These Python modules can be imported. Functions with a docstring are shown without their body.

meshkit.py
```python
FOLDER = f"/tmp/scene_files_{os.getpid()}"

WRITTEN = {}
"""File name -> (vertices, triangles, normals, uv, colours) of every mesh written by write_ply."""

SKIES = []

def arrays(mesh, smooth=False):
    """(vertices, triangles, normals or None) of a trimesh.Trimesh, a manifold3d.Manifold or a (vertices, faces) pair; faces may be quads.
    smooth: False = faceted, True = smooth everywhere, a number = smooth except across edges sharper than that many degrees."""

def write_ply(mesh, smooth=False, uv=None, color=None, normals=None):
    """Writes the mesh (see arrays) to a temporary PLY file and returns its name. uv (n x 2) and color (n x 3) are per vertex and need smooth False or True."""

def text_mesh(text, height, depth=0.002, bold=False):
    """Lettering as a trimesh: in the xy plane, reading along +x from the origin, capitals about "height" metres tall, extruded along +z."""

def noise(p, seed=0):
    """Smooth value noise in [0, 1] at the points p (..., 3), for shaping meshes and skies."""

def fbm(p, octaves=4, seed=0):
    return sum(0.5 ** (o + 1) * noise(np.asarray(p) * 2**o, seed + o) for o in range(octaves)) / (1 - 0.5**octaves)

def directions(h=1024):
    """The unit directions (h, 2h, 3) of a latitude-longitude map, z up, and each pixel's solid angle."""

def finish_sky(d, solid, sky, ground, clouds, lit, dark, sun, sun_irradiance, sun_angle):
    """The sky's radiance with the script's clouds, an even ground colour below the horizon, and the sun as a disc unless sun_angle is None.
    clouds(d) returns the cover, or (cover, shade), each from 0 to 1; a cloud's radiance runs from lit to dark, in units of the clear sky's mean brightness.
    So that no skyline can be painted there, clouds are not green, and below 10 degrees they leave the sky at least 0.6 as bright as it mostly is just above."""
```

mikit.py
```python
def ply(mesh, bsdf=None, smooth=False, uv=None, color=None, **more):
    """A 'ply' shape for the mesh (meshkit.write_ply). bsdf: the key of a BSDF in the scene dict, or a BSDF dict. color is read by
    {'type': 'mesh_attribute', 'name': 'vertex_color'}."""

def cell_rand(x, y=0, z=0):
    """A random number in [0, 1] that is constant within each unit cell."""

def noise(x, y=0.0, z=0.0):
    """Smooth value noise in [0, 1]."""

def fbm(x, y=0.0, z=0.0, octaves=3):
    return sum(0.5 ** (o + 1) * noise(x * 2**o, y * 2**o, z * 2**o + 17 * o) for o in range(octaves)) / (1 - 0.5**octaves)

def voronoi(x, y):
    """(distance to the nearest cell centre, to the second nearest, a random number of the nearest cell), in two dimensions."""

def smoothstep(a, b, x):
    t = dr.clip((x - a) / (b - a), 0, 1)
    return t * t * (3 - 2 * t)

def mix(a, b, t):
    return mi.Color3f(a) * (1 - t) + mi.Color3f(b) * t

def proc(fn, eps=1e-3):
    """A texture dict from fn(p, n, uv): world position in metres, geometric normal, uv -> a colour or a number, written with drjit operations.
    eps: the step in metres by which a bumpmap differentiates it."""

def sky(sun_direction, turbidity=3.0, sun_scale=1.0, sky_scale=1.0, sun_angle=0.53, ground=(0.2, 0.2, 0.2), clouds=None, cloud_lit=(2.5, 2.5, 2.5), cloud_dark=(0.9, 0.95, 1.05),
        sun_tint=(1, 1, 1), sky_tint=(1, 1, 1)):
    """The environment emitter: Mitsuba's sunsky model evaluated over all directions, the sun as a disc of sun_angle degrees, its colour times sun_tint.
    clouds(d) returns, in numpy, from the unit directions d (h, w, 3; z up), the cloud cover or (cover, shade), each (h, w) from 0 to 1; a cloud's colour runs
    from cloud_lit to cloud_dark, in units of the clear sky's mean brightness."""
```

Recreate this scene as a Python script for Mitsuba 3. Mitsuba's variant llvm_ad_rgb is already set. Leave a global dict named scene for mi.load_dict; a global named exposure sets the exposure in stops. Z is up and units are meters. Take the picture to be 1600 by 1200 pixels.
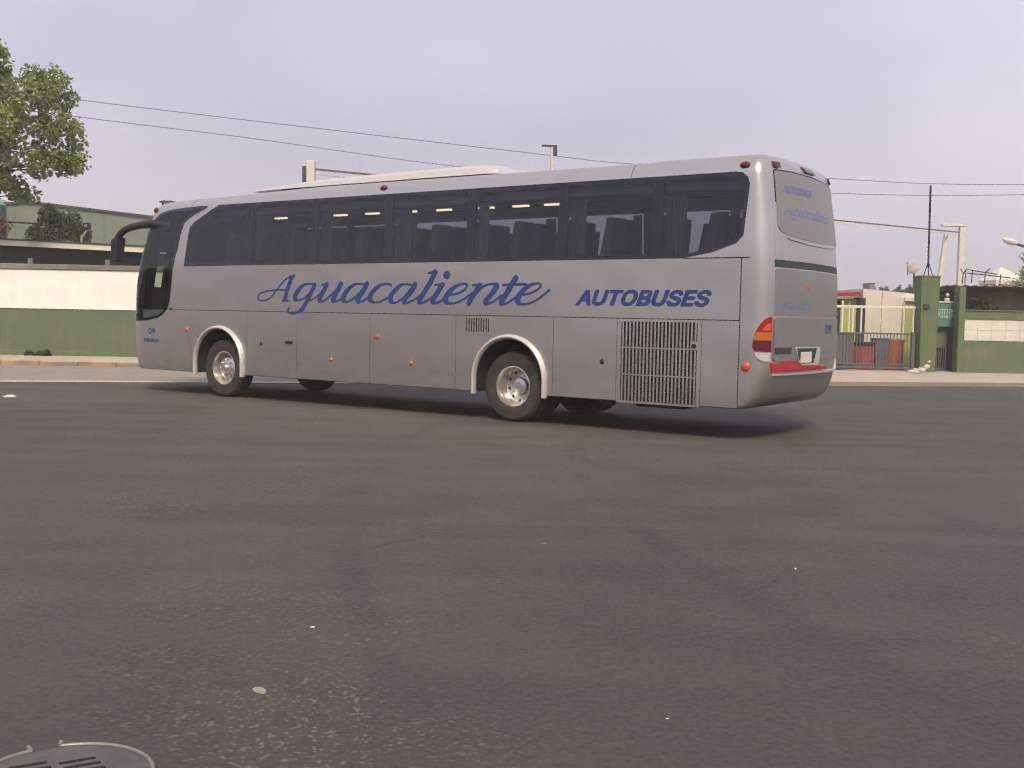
import math, random
import numpy as np, trimesh, manifold3d as m3, drjit as dr, mitsuba as mi, mikit, meshkit
from mikit import proc, noise, fbm, smoothstep, mix
from shapely.geometry import Polygon, Point, LineString, box as sbox
from shapely.ops import unary_union
from shapely import affinity

T = mi.ScalarTransform4f
scene, labels = {'type': 'scene'}, {}
rng = random.Random(8)

# ------------------------------------------------------------------ camera
CAM = np.array([9.0188, -12.8172, 1.529])
FWD = np.array([-0.57110576, 0.81850998, -0.06228659])
DOWN = np.array([0.05122264, -0.04019605, -0.99787801])
scene['camera'] = {'type': 'perspective', 'fov': 50.19, 'fov_axis': 'x', 'near_clip': 0.1, 'far_clip': 3000.0,
                   'to_world': T().look_at(origin=CAM.tolist(), target=(CAM + FWD).tolist(), up=(-DOWN).tolist())}
# ------------------------------------------------------------------ sky: hazy high cloud, the sun a wide weak glow behind the camera
SUN = (0.61, -0.76, 0.98)


def clouds(d):
    p = d * np.array([1.8, 1.8, 4.0])
    n = meshkit.fbm(p + 3.1, 4, 5)
    el = np.clip(d[..., 2], 0, 1)
    # a thick haze low down, thinning upwards so that some blue comes through
    cover = np.clip(0.95 - 0.95 * np.clip(el - .07, 0, .26) + 0.30 * (n - 0.5), 0, 1)
    shade = np.clip(0.12 + 0.88 * np.clip(1 - el / 0.33, 0, 1) ** 1.35 + 0.80 * (0.5 - n), 0, 1)
    return cover, shade


scene['sky'] = mikit.sky(SUN, turbidity=5, sun_scale=1.05, sun_angle=16, clouds=clouds, cloud_lit=(3.25, 3.12, 3.50), cloud_dark=(1.50, 1.38, 1.58), sky_tint=(.85, 1.0, 1.3),
                         sun_tint=(1.0, 0.97, 0.90), ground=(0.14, 0.13, 0.13))
exposure = 1.3

# ------------------------------------------------------------------ helpers
USED = {}


def key(name, parent=None):
    k = f'{parent}__{name}' if parent else name
    n = USED.get(k, -1) + 1
    USED[k] = n
    return k if n == 0 else f'{k}_{n:03d}'


def thing(name, label, cat, group=None, kind=None):
    k = key(name)
    labels[k] = {'label': label, 'category': cat}
    if group: labels[k]['group'] = group
    if kind: labels[k]['kind'] = kind
    return k


def put(name, mesh, mat, parent=None, smooth=False, label=None, kind=None, **kw):
    k = key(name, parent)
    if k.startswith('bus__'):   # the sides lean in a little above the waist
        mesh = tm(mesh).copy(); v = np.array(mesh.vertices)
        v[:, 1] = W / 2 + (v[:, 1] - W / 2) * (1 - .045 * np.clip((v[:, 2] - 2.30) / 1.1, 0, 1.05)); mesh.vertices = v
    scene[k] = mikit.ply(mesh, mat, smooth, **kw)
    if label or kind:
        labels[k] = {}
        if label: labels[k]['label'] = label
        if kind: labels[k]['kind'] = kind
    return k


def tm(m):
    if hasattr(m, 'to_mesh'):
        q = m.to_mesh()
        return trimesh.Trimesh(q.vert_properties[:, :3], q.tri_verts, process=False)
    return m


def man(mesh):
    mesh = tm(mesh)
    mm = m3.Manifold(m3.Mesh(np.asarray(mesh.vertices, np.float32), np.asarray(mesh.faces, np.uint32)))
    return mm


def mbox(x0, x1, y0, y1, z0, z1):
    return m3.Manifold.cube([x1 - x0, y1 - y0, z1 - z0]).translate([x0, y0, z0])


def bx(x0, x1, y0, y1, z0, z1, bev=0.0):
    """A box, its edges chamfered by bev."""
    if bev <= 0: return tm(mbox(x0, x1, y0, y1, z0, z1))
    b, pts = bev, []
    for x, sx in ((x0, 1), (x1, -1)):
        for y, sy in ((y0, 1), (y1, -1)):
            for z, sz in ((z0, 1), (z1, -1)):
                pts += [(x + sx * b, y + sy * b, z), (x + sx * b, y, z + sz * b), (x, y + sy * b, z + sz * b)]
    return tm(m3.Manifold.hull_points(np.array(pts)))


def hull2(*m): return m3.Manifold.batch_hull(list(m))


def cat(ms): return trimesh.util.concatenate([tm(m) for m in ms])


def tube(pts, r, sides=10, caps=True):
    p = np.asarray(pts, float)
    r = np.broadcast_to(np.asarray(r, float), (len(p),))
    t = np.gradient(p, axis=0); t /= np.linalg.norm(t, axis=1, keepdims=True)
    a = np.cross(t, np.eye(3)[np.argmin(np.abs(t).max(0))])
    a /= np.linalg.norm(a, axis=1, keepdims=True); b = np.cross(t, a)
    g = np.arange(sides) * 2 * np.pi / sides
    v = p[:, None] + r[:, None, None] * (np.cos(g)[None, :, None] * a[:, None] + np.sin(g)[None, :, None] * b[:, None])
    v = v.reshape(-1, 3); f = []
    for i in range(len(p) - 1):
        for j in range(sides):
            q = [i * sides + j, i * sides + (j + 1) % sides, (i + 1) * sides + (j + 1) % sides, (i + 1) * sides + j]
            f += [[q[0], q[1], q[2]], [q[0], q[2], q[3]]]
    if caps:
        n = len(v); v = np.vstack([v, p[:1], p[-1:]])
        for j in range(sides):
            f += [[n, (j + 1) % sides, j], [n + 1, (len(p) - 1) * sides + j, (len(p) - 1) * sides + (j + 1) % sides]]
    m = trimesh.Trimesh(v, f, process=False); m.fix_normals(); return m


def lathe(prof, n=48):
    """Revolve (r, h) points about +z."""
    return trimesh.creation.revolve(np.array(prof, float), sections=n)


def spline(pts, k=8, closed=False):
    p = np.asarray(pts, float); out = []
    q = np.vstack([2 * p[0] - p[1], p, 2 * p[-1] - p[-2]])
    for i in range(1, len(q) - 2):
        for t in np.linspace(0, 1, k, endpoint=False):
            a, b, c, d = q[i - 1:i + 3]
            out.append(.5 * (2 * b + (c - a) * t + (2 * a - 5 * b + 4 * c - d) * t * t + (3 * b - a - 3 * c + d) * t ** 3))
    return np.array(out + [p[-1]])


def polys(g): return [x for x in getattr(g, 'geoms', [g]) if x.geom_type == 'Polygon' and x.area > 1e-7]


def extrude(poly, t):
    return cat([trimesh.creation.extrude_polygon(p, t, engine='earcut') for p in polys(poly)])


def side_plate(poly, y0, y1):
    """A polygon in (x, z) extruded from y0 to y1."""
    m = extrude(poly, y1 - y0); v = np.array(m.vertices)
    m.vertices = np.c_[v[:, 0], y0 + v[:, 2], v[:, 1]]; m.invert(); return m


# ================================================================== THE BUS
# world axes: the bus's left side is the plane y = 0, its nose points to -x, its tail is at x = +3.95
XF, XR, W = -8.98, 4.05, 2.62
ZB, ZT = 0.41, 3.585


def plan():
    ys = np.linspace(0, W, 60); c = (ys - W / 2) / (W / 2)
    rear = [(XR - .13 * a * a, y) for a, y in zip(c, ys)]
    front = [(XF + .30 * a * a, y) for a, y in zip(c, ys)][::-1]
    return Polygon(rear + front).buffer(-.30, quad_segs=24).buffer(.30, quad_segs=24)


PLAN = plan()


def half_width(x):
    s = PLAN.intersection(LineString([(x, -1), (x, W + 1)]))
    return 0.0 if s.is_empty else s.length / 2


def rake(x, z):
    """How far the end faces move along x with height."""
    f = np.clip((z - 1.35) / 2.2, 0, None)
    front = .62 * f ** 1.9 + .12 * np.clip((1.0 - z) / .6, 0, 1) ** 2
    back = -.03 - .15 * np.clip((z - 1.9) / 1.6, 0, 1) ** 1.5 - .16 * np.clip((.92 - z) / .5, 0, 1) ** 1.6
    wf = np.clip((-7.4 - x) / 1.2, 0, 1) ** 1.5
    wr = np.clip((x - 3.42) / .5, 0, 1) ** 1.3
    return front * wf + back * wr


def body_solid(inset=0.0, z0=ZB, z1=ZT, xa=None, xb=None):
    xs = np.r_[XF + np.array([.004, .012, .03, .06, .1, .15, .21, .28, .36, .46, .6, .8, 1.1]), np.linspace(-7.5, 3.4, 30),
               XR - np.array([.46, .40, .35, .3, .25, .2, .16, .12, .09, .065, .045, .028, .014, .004])]
    if xa is not None: xs = np.linspace(xa, xb, 40)
    ring = []
    for x in xs:
        w = max(half_width(x) - inset, .02)
        dr_, df = XR - x, x - XF
        rise = .0
        zt = z1 - .11 * np.clip(1 - df / 5, 0, 1) - .012 - (.17 * (1 - math.sqrt(max(0, 1 - (1 - min(df / .45, 1)) ** 2)))) - .16 * (1 - math.sqrt(max(0, 1 - (1 - min(dr_ / .34, 1)) ** 2)))
        if -1.9 > -x and dr_ < 2.08: zt += .012
        zb = z0 + .02 * np.clip(1 - df / .5, 0, 1) + .15 * np.clip(1 - dr_ / .45, 0, 1) ** 1.6
        R, r = min(.24, w * .98), min(.05 if dr_ > .5 else .05 + .10 * (1 - dr_ / .5), w * .9)
        y, pts = W / 2, []
        def arc(cy, cz, rr, a0, a1, n):
            for a in np.linspace(a0, a1, n): pts.append((cy + rr * math.cos(a), cz + rr * math.sin(a)))
        arc(y + w - r, zb + r, r, -math.pi / 2, 0, 5)
        for z in np.linspace(zb + r, zt - R, 22)[1:-1]: pts.append((y + w, z))
        arc(y + w - R, zt - R, R, 0, math.pi / 2, 12)
        for yy in np.linspace(y + w - R, y - w + R, 14)[1:-1]: pts.append((yy, zt))
        arc(y - w + R, zt - R, R, math.pi / 2, math.pi, 12)
        for z in np.linspace(zt - R, zb + r, 22)[1:-1]: pts.append((y - w, z))
        arc(y - w + r, zb + r, r, math.pi, 1.5 * math.pi, 5)
        for yy in np.linspace(y - w + r, y + w - r, 10)[1:-1]: pts.append((yy, zb))
        p = np.array(pts)
        top = p[:, 1] > zt - R - 1e-6
        p[:, 1] += np.where(top, .07 * (1 - ((p[:, 0] - y) / 1.3) ** 2) * np.clip((p[:, 1] - (zt - R)) / R, 0, 1) * min(1, dr_ / .4, df / .5), 0)
        ring.append(np.c_[np.full(len(p), x), p])
    n = len(ring[0]); v = np.vstack(ring)
    v[:, 0] += rake(v[:, 0], v[:, 2])
    f = []
    for i in range(len(ring) - 1):
        for j in range(n):
            a, b, c, d = i * n + j, i * n + (j + 1) % n, (i + 1) * n + (j + 1) % n, (i + 1) * n + j
            f += [[a, b, c], [a, c, d]]
    for e, flip in ((0, False), (len(ring) - 1, True)):   # end caps in level strips, so that they follow the lean of the end
        p = ring[e]; mir = [int(np.argmin((p[:, 1] - (W - q_[1])) ** 2 + (p[:, 2] - q_[2]) ** 2)) for q_ in p]
        seq = [j for j in range(n - 9, n)] + list(range(0, n - 9)); seq = [j for j in seq if p[j, 1] > W / 2 - 1e-9]
        for a, b in zip(seq[:-1], seq[1:]):
            a2, b2 = mir[a], mir[b]
            for t in ((a, b, b2), (a, b2, a2)):
                if len(set(t)) == 3: f.append([e * n + i for i in (t if flip else t[::-1])])
        if mir[seq[0]] != seq[0]: pass
    m = trimesh.Trimesh(v, f, process=False)
    if m.volume < 0: m.invert()
    return m


OUTER = body_solid()
_hit = mi.load_dict({'type': 'scene', 's': mikit.ply(OUTER)})


def cast(o, d):
    si = _hit.ray_intersect(mi.Ray3f(mi.Point3f(*[mi.Float(np.ascontiguousarray(c)) for c in np.asarray(o, float).T]), mi.Vector3f(*[mi.Float(np.ascontiguousarray(c)) for c in np.asarray(d, float).T])))
    return np.where(np.array(si.is_valid())[:, None], np.array(si.p).T, np.nan)


def on_side(x, z):
    """y of the near side at (x, z)."""
    o = np.c_[x, np.full(len(x), -5.0), z]
    y = cast(o, np.broadcast_to([0, 1.0, 0], o.shape))[:, 1]
    if np.isnan(y).any():
        ok = ~np.isnan(y)
        for i in np.where(~ok)[0]: y[i] = y[ok][np.argmin((x[ok] - x[i]) ** 2 + (z[ok] - z[i]) ** 2)]
    return y


def on_rear(y, z):
    o = np.c_[np.full(len(y), 9.0), y, z]
    x = cast(o, np.broadcast_to([-1.0, 0, 0], o.shape))[:, 0]
    if np.isnan(x).any():
        ok = ~np.isnan(x)
        for i in np.where(~ok)[0]: x[i] = x[ok][np.argmin((y[ok] - y[i]) ** 2 + (z[ok] - z[i]) ** 2)]
    return x


def refine(poly, t, step):
    out = []
    for p in polys(poly):
        mm = man(trimesh.creation.extrude_polygon(p, t, engine='earcut'))
        out.append(tm(mm.refine_to_length(step)))
    return cat(out)


def side_patch(poly, t=.006, step=.08, sheet=False, base=0.0):
    """A polygon in (x, z) laid on the near side, t proud of it."""
    m = refine(poly, max(t, .002), step); v = np.array(m.vertices); h = v[:, 2].copy()
    m.vertices = np.c_[v[:, 0], on_side(v[:, 0], v[:, 1]) - base - h, v[:, 1]]
    if sheet: m = m.submesh([np.where((h[m.faces] < 1e-4).all(1))[0]], append=True); return m
    m.invert(); return m


def rear_patch(poly, t=.006, step=.06, base=0.0):
    """A polygon in (y, z) laid on the rear, t proud of it."""
    m = refine(poly, t, step); v = np.array(m.vertices)
    m.vertices = np.c_[on_rear(v[:, 0], v[:, 1]) + base + v[:, 2], v[:, 0], v[:, 1]]; return m
#BODY_END

# ------------------------------------------------------------------ materials
def bs(name, d): scene[name] = d; return name
def two(d): return {'type': 'twosided', 'bsdf': d}
def rgb(*c): return {'type': 'rgb', 'value': list(c)}
def prin(c, r=.5, **k): return two({'type': 'principled', 'base_color': c if isinstance(c, dict) else rgb(*c), 'roughness': r, **k})


def paint_col(p, n, uv):
    d = fbm(p.x * 1.3, p.y * 1.3, p.z * 2.2, 3)
    low = smoothstep(1.1, .35, p.z + .25 * (d - .5))
    c = mix((.49, .47, .455), (.53, .51, .495), d)
    return mix(c, (.33, .30, .28), low * .5 * fbm(p.x * 5, p.y * 5, p.z * 9, 2))


bs('silver_paint', two({'type': 'bumpmap', 'bsdf': prin(proc(paint_col), .31, metallic=.84, specular=.5, clearcoat=.8, clearcoat_gloss=.75)['bsdf'], 'arbitrary': proc(lambda p, n, uv: fbm(p.x * 1.1, p.y * 1.1 + 3.0, p.z * 1.6, 2), .02), 'scale': .010}))
bs('silver_paint_shaded', prin((.325, .32, .305), .42, metallic=.7, clearcoat=.3, clearcoat_gloss=.85))  # darker copy of the silver paint, the rear's shade mixed into the colour
bs('trim_paint', prin((.66, .63, .605), .34, metallic=.5, clearcoat=.3))
bs('black_trim', prin((.012, .012, .015), .45))
bs('frit', prin((.012, .013, .022), .12, specular=.5))
bs('underbody', prin((.018, .017, .016), .85))
bs('rubber', prin(proc(lambda p, n, uv: mix((.022, .021, .021), (.05, .045, .04), fbm(p.x * 9, p.y * 9, p.z * 9, 3))), .8))
bs('alloy', prin((.62, .60, .57), .30, metallic=.85))
bs('hole_dark', prin((.01, .01, .01), .8))
bs('side_glass', {'type': 'thindielectric', 'int_ior': 1.52, 'specular_transmittance': rgb(.46, .48, .51), 'specular_reflectance': rgb(.56, .60, .66)})
bs('driver_glass', {'type': 'thindielectric', 'int_ior': 1.52, 'specular_transmittance': rgb(.58, .68, .62), 'specular_reflectance': rgb(.5, .55, .58)})
bs('lining', prin((.05, .05, .055), .8))
bs('seat_cloth', prin((.035, .033, .05), .9))
bs('rack_grey', prin((.085, .083, .09), .7))
bs('curtain_cloth', prin((.042, .043, .058), .9))
bs('blue_vinyl', prin((.020, .045, .20), .4))
bs('faded_blue', prin((.13, .17, .34), .5))
bs('red_lens', two({'type': 'roughplastic', 'diffuse_reflectance': rgb(.30, .012, .018), 'alpha': .06}))
bs('dark_red_lens', two({'type': 'roughplastic', 'diffuse_reflectance': rgb(.10, .010, .03), 'alpha': .06}))
bs('bright_red_lens', two({'type': 'roughplastic', 'diffuse_reflectance': rgb(.60, .075, .055), 'alpha': .05}))
bs('amber_lens', two({'type': 'roughplastic', 'diffuse_reflectance': rgb(.46, .13, .02), 'alpha': .06}))
bs('clear_lens', two({'type': 'roughplastic', 'diffuse_reflectance': rgb(.52, .50, .46), 'alpha': .05}))
bs('reflector_red', prin((.36, .022, .03), .4))
bs('plate_white', prin((.62, .56, .55), .5))
bs('rear_vent', prin((.03, .04, .045), .6))


# ------------------------------------------------------------------ bus parts
BUS = thing('bus', 'silver grey long distance coach with blue lettering along its side, turning across the asphalt yard', 'bus')
WIN = [(-7.182, 2.306), (-7.147, 2.547), (-7.112, 2.775), (-7.059, 3.001), (-6.953, 3.089), (-6.693, 3.204), (-6.437, 3.317), (-6.29, 3.372), (3.389, 3.378), (3.474, 3.365),
       (3.544, 3.306), (3.576, 3.226), (3.526, 2.584), (3.436, 2.484), (3.116, 2.378), (2.701, 2.306)]
WINP = Polygon(WIN).buffer(-.02).buffer(.02, quad_segs=6)
DRV = Polygon([(-8.20, 2.955), (-8.33, 2.686), (-8.475, 2.391), (-8.545, 2.094), (-8.572, 1.795), (-8.572, 1.315), (-8.23, 1.327), (-7.948, 1.373), (-7.781, 1.435), (-7.67, 1.53),
               (-7.615, 1.624), (-7.579, 1.776), (-7.524, 2.148), (-7.451, 2.494), (-7.397, 2.609), (-7.325, 2.894), (-7.236, 3.087), (-7.165, 3.141), (-6.954, 3.236), (-6.731, 3.307),
               (-6.62, 3.354), (-6.80, 3.366), (-7.15, 3.352), (-7.50, 3.338), (-7.73, 3.311), (-7.89, 3.271), (-8.0, 3.205), (-8.09, 3.10)]).buffer(.012)
WHEEL_X = (-6.22, 0.02)


def arch(x, r, z0=.3, zc=.61): return unary_union([Point(x, zc).buffer(r, quad_segs=20), sbox(x - r, z0, x + r, zc)])


def extr_y(poly, y0, y1): return man(side_plate(poly, y0, y1))


arches = None
for wx in WHEEL_X:
    for y0, y1 in ((-.3, .78), (W - .78, W + .3)):
        c = extr_y(arch(wx, .585, .1), y0, y1)
        arches = c if arches is None else arches + c
xc = (XF + XR) / 2
cav = man(body_solid(.06, 1.75, 3.45)).translate([-xc, 0, 0]).scale([.986, 1, 1]).translate([xc, 0, 0]) ^ mbox(-9.5, 3.72, -1, 4, 1, 4)
pit = man(body_solid(.06, 1.02, 2.4)).translate([-xc, 0, 0]).scale([.984, 1, 1]).translate([xc, 0, 0]) ^ mbox(-9.5, -7.25, -1, 4, 0.5, 2.2)
cav = (cav + pit).as_original()
hole = DRV.buffer(-.05).intersection(sbox(-8.40, 1, -6.7, 3.5))
cuts = extr_y(WINP.buffer(-.035), -1, W + 1) + extr_y(hole, -1, .9) + mbox(-9.6, -8.15, .52, .80, 1.95, 2.62) + arches
shell0 = man(OUTER).as_original()
shell = shell0 - cuts.as_original() - cav
q = shell.to_mesh()
vv, ff = q.vert_properties[:, :3], q.tri_verts
src_of = np.zeros(len(ff), int)
ri = np.array(q.run_index) // 3
for i, oid in enumerate(q.run_original_id): src_of[ri[i]:ri[i + 1]] = oid


def sub(ids):
    m = trimesh.Trimesh(vv, ff[np.isin(src_of, ids)], process=False); m.remove_unreferenced_vertices(); return m


so, co = shell0.original_id(), cav.original_id()
put('body_shell', sub([so]), 'silver_paint', BUS, 38)
put('interior_lining', sub([co]), 'lining', BUS, 38)
put('opening_edge', sub([i for i in set(q.run_original_id) if i not in (so, co)]), 'underbody', BUS)

# underbody: chassis, axles, tanks
put('chassis', cat([bx(-8.2, 3.5, .75, 1.87, .50, .9, .02), bx(-5.3, -1.2, .12, 2.5, .43, .7, .02), bx(1.0, 3.2, .4, 2.3, .40, .8, .03), tube([(-6.22, .3, .5), (-6.22, 2.3, .5)], .09),
                    tube([(.02, .3, .51), (.02, 2.3, .51)], .13), bx(2.05, 2.75, .06, .5, .355, .45, .01)]), 'underbody', BUS)

# side panels, 6 mm proud of the shell, 10 mm gaps between them
ARCH_OUT = unary_union([arch(wx, .632, .2) for wx in WHEEL_X])
seams = [-8.34, -6.985, -5.497, -4.282, -2.659, -.952, .763, 1.778, 3.01, 3.519]
for a, b in zip(seams[:-1], seams[1:]):
    g = sbox(a + .0035, .425, b - .0035, 1.518).difference(ARCH_OUT)
    for pg in polys(g):
        if pg.area < .01: continue
        if abs(a - 1.778) < .01:
            pg = pg.difference(sbox(1.84, .395, 2.975, 1.495))
        put('hatch_panel', side_plate(pg, -.006, .004), 'silver_paint', BUS)
put('panel_seal', side_plate(sbox(-8.30, .43, 3.525, 1.56).difference(ARCH_OUT).difference(DRV.buffer(.05)).difference(sbox(1.84, .3, 2.98, 1.5)), -.0015, .003), 'underbody', BUS)
belt = sbox(-7.50, 1.529, 3.519 - .006, 2.298)
put('belt_panel', side_plate(belt, -.006, .004), 'silver_paint', BUS)

put('rear_seam', cat([side_patch(sbox(3.515, .44, 3.524, 2.31), .003, .08), side_patch(sbox(2.72, 2.300, 3.62, 2.313), .0035, .08)]), 'underbody', BUS)
# wheel arch trims
for wx in WHEEL_X:
    for s in (0, 1):
        outer, inner = arch(wx, .655, .385), arch(wx, .585, .2)
        ms = []
        for (ro, ri_, y0, y1) in ((.655, .585, -.022, .02), (.645, .585, -.042, -.022), (.628, .587, -.056, -.042), (.610, .592, -.064, -.056)):
            ms.append(side_plate(arch(wx, ro, .385).difference(arch(wx, ri_, .2)), y0, y1))
        # a rounded lip: sweep of a half round section along the arch
        path = [(wx + .618 * math.cos(t), -.012, .61 + .618 * math.sin(t)) for t in np.linspace(0, math.pi, 40)]
        path = [(wx + .618, -.012, z) for z in np.linspace(.385, .60, 6)] + path[1:-1] + [(wx - .618, -.012, z) for z in np.linspace(.60, .385, 6)]
        m = tube(path, .034, 14)
        v = np.array(m.vertices); v[:, 1] = -.012 + (v[:, 1] + .012) * 1.75; m.vertices = v
        if s: v = np.array(m.vertices); v[:, 1] = W - v[:, 1]; m.vertices = v; m.invert()
        put('wheel_arch_trim', m, 'trim_paint', BUS, 50)

# wheels
TYRE = lathe([(.285, -.10), (.30, -.135), (.36, -.15), (.46, -.148), (.493, -.125), (.506, -.10), (.51, -.05), (.51, .05), (.506, .10), (.493, .125), (.46, .148), (.36, .15), (.30, .135), (.285, .10)], 64)
grv = [lathe([(.500, h - .006), (.5125, h - .006), (.5125, h + .006), (.500, h + .006), (.500, h - .006)], 64) for h in (-.06, 0, .06)]
TYRE_F = lathe([(.285, -.10), (.30, -.135), (.36, -.15), (.46, -.148), (.493, -.125), (.506, -.10), (.51, -.07), (.503, -.064), (.503, -.056), (.51, -.05), (.51, -.01), (.503, -.006), (.503, .006), (.51, .01), (.51, .05),
                (.503, .056), (.503, .064), (.51, .07), (.506, .10), (.493, .125), (.46, .148), (.45, .145), (.44, .149), (.36, .15), (.30, .135), (.285, .10), (.285, -.10)], 64)


def rim(front):
    if front: prof = [(0, .135), (.055, .135), (.075, .12), (.095, .075), (.125, .07), (.165, .062), (.195, .045), (.235, .0), (.252, -.01), (.262, .05), (.272, .11), (.287, .135), (.302, .13), (.302, .115), (.284, .09), (.284, -.12), (.272, -.12), (.266, -.03), (.235, -.02), (.19, .03), (.12, .05), (0, .05), (0, .135)]
    else: prof = [(0, -.01), (.055, -.01), (.062, -.02), (.115, -.03), (.122, -.085), (.19, -.095), (.235, -.085), (.252, -.07), (.258, .0), (.264, .075), (.272, .11), (.287, .135), (.302, .13), (.302, .115), (.284, .09), (.284, -.12), (.2, -.125), (.1, -.12), (0, -.12), (0, -.01)]
    m = man(lathe(prof, 60))
    for k in range(10):
        t = k * math.pi / 5 + .2
        m = m - m3.Manifold.cylinder(.5, .023, .023, 14).translate([.218 * math.cos(t), .218 * math.sin(t), -.25])
    return tm(m)


def nuts(front):
    z = .062 if front else -.095
    ms = []
    for k in range(10):
        t = k * math.pi / 5
        c = trimesh.creation.cylinder(.014, .03, sections=8); c.apply_translation([.155 * math.cos(t), .155 * math.sin(t), z + .012]); ms.append(c)
    return cat(ms)


ROT = trimesh.transformations.rotation_matrix(math.pi / 2, [1, 0, 0])
def wheel(x, yc, front, far):
    wk = key('wheel', BUS)
    def place(m):
        m = m.copy(); m.apply_transform(ROT)
        if far: m.apply_transform(trimesh.transformations.rotation_matrix(math.pi, [0, 0, 1]))
        m.apply_translation([x, yc, .51]); return m
    put('tyre', place(TYRE_F), 'rubber', wk, 35)
    put('rim', place(rim(front)), 'alloy', wk, 35)
    put('lug_nut', place(nuts(front)), 'alloy', wk, 30)
    if not front: put('inner_tyre', place(TYRE_F).apply_translation([0, .33 * (-1 if far else 1), 0]), 'rubber', wk, 35)
    put('brake_drum', place(trimesh.creation.cylinder(.27, .12, sections=24).apply_translation([0, 0, -.17])), 'underbody', wk, 30)


wheel(WHEEL_X[0], .235, True, False); wheel(WHEEL_X[0], W - .235, True, True)
wheel(WHEEL_X[1], .235, False, False); wheel(WHEEL_X[1], W - .235, False, True)

# passenger windows: separate tinted panes with 12 mm joints, a dark printed border behind them
DIV = [-7.3, -5.507, -3.958, -2.336, -.745, .854, 2.312, 3.7]
border = WINP.difference(WINP.buffer(-.05, quad_segs=4))
put('window_border', side_plate(border, -.001, .006), 'frit', BUS)
FARB = side_plate(border, W - .006, W + .001)
put('window_border', FARB, 'frit', BUS)
for i, (a, b) in enumerate(zip(DIV[:-1], DIV[1:])):
    pg = WINP.intersection(sbox(a + .006, 2, b - .006, 4))
    for y, s in ((-.006, 0), (W + .006, 1)):
        m = side_plate(pg, 0, .004); v = np.array(m.vertices)
        m = m.submesh([np.where((v[m.faces][:, :, 1] < 1e-6).all(1))[0]], append=True); m.apply_translation([0, y, 0])
        put('window', m, 'side_glass', BUS)
for d in DIV[1:-1]:
    for y0, y1 in ((.008, .07), (W - .07, W - .008)):
        put('window_pillar', bx(d - .07, d + .07, y0, y1, 2.26, 3.352), 'frit', BUS)

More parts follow.
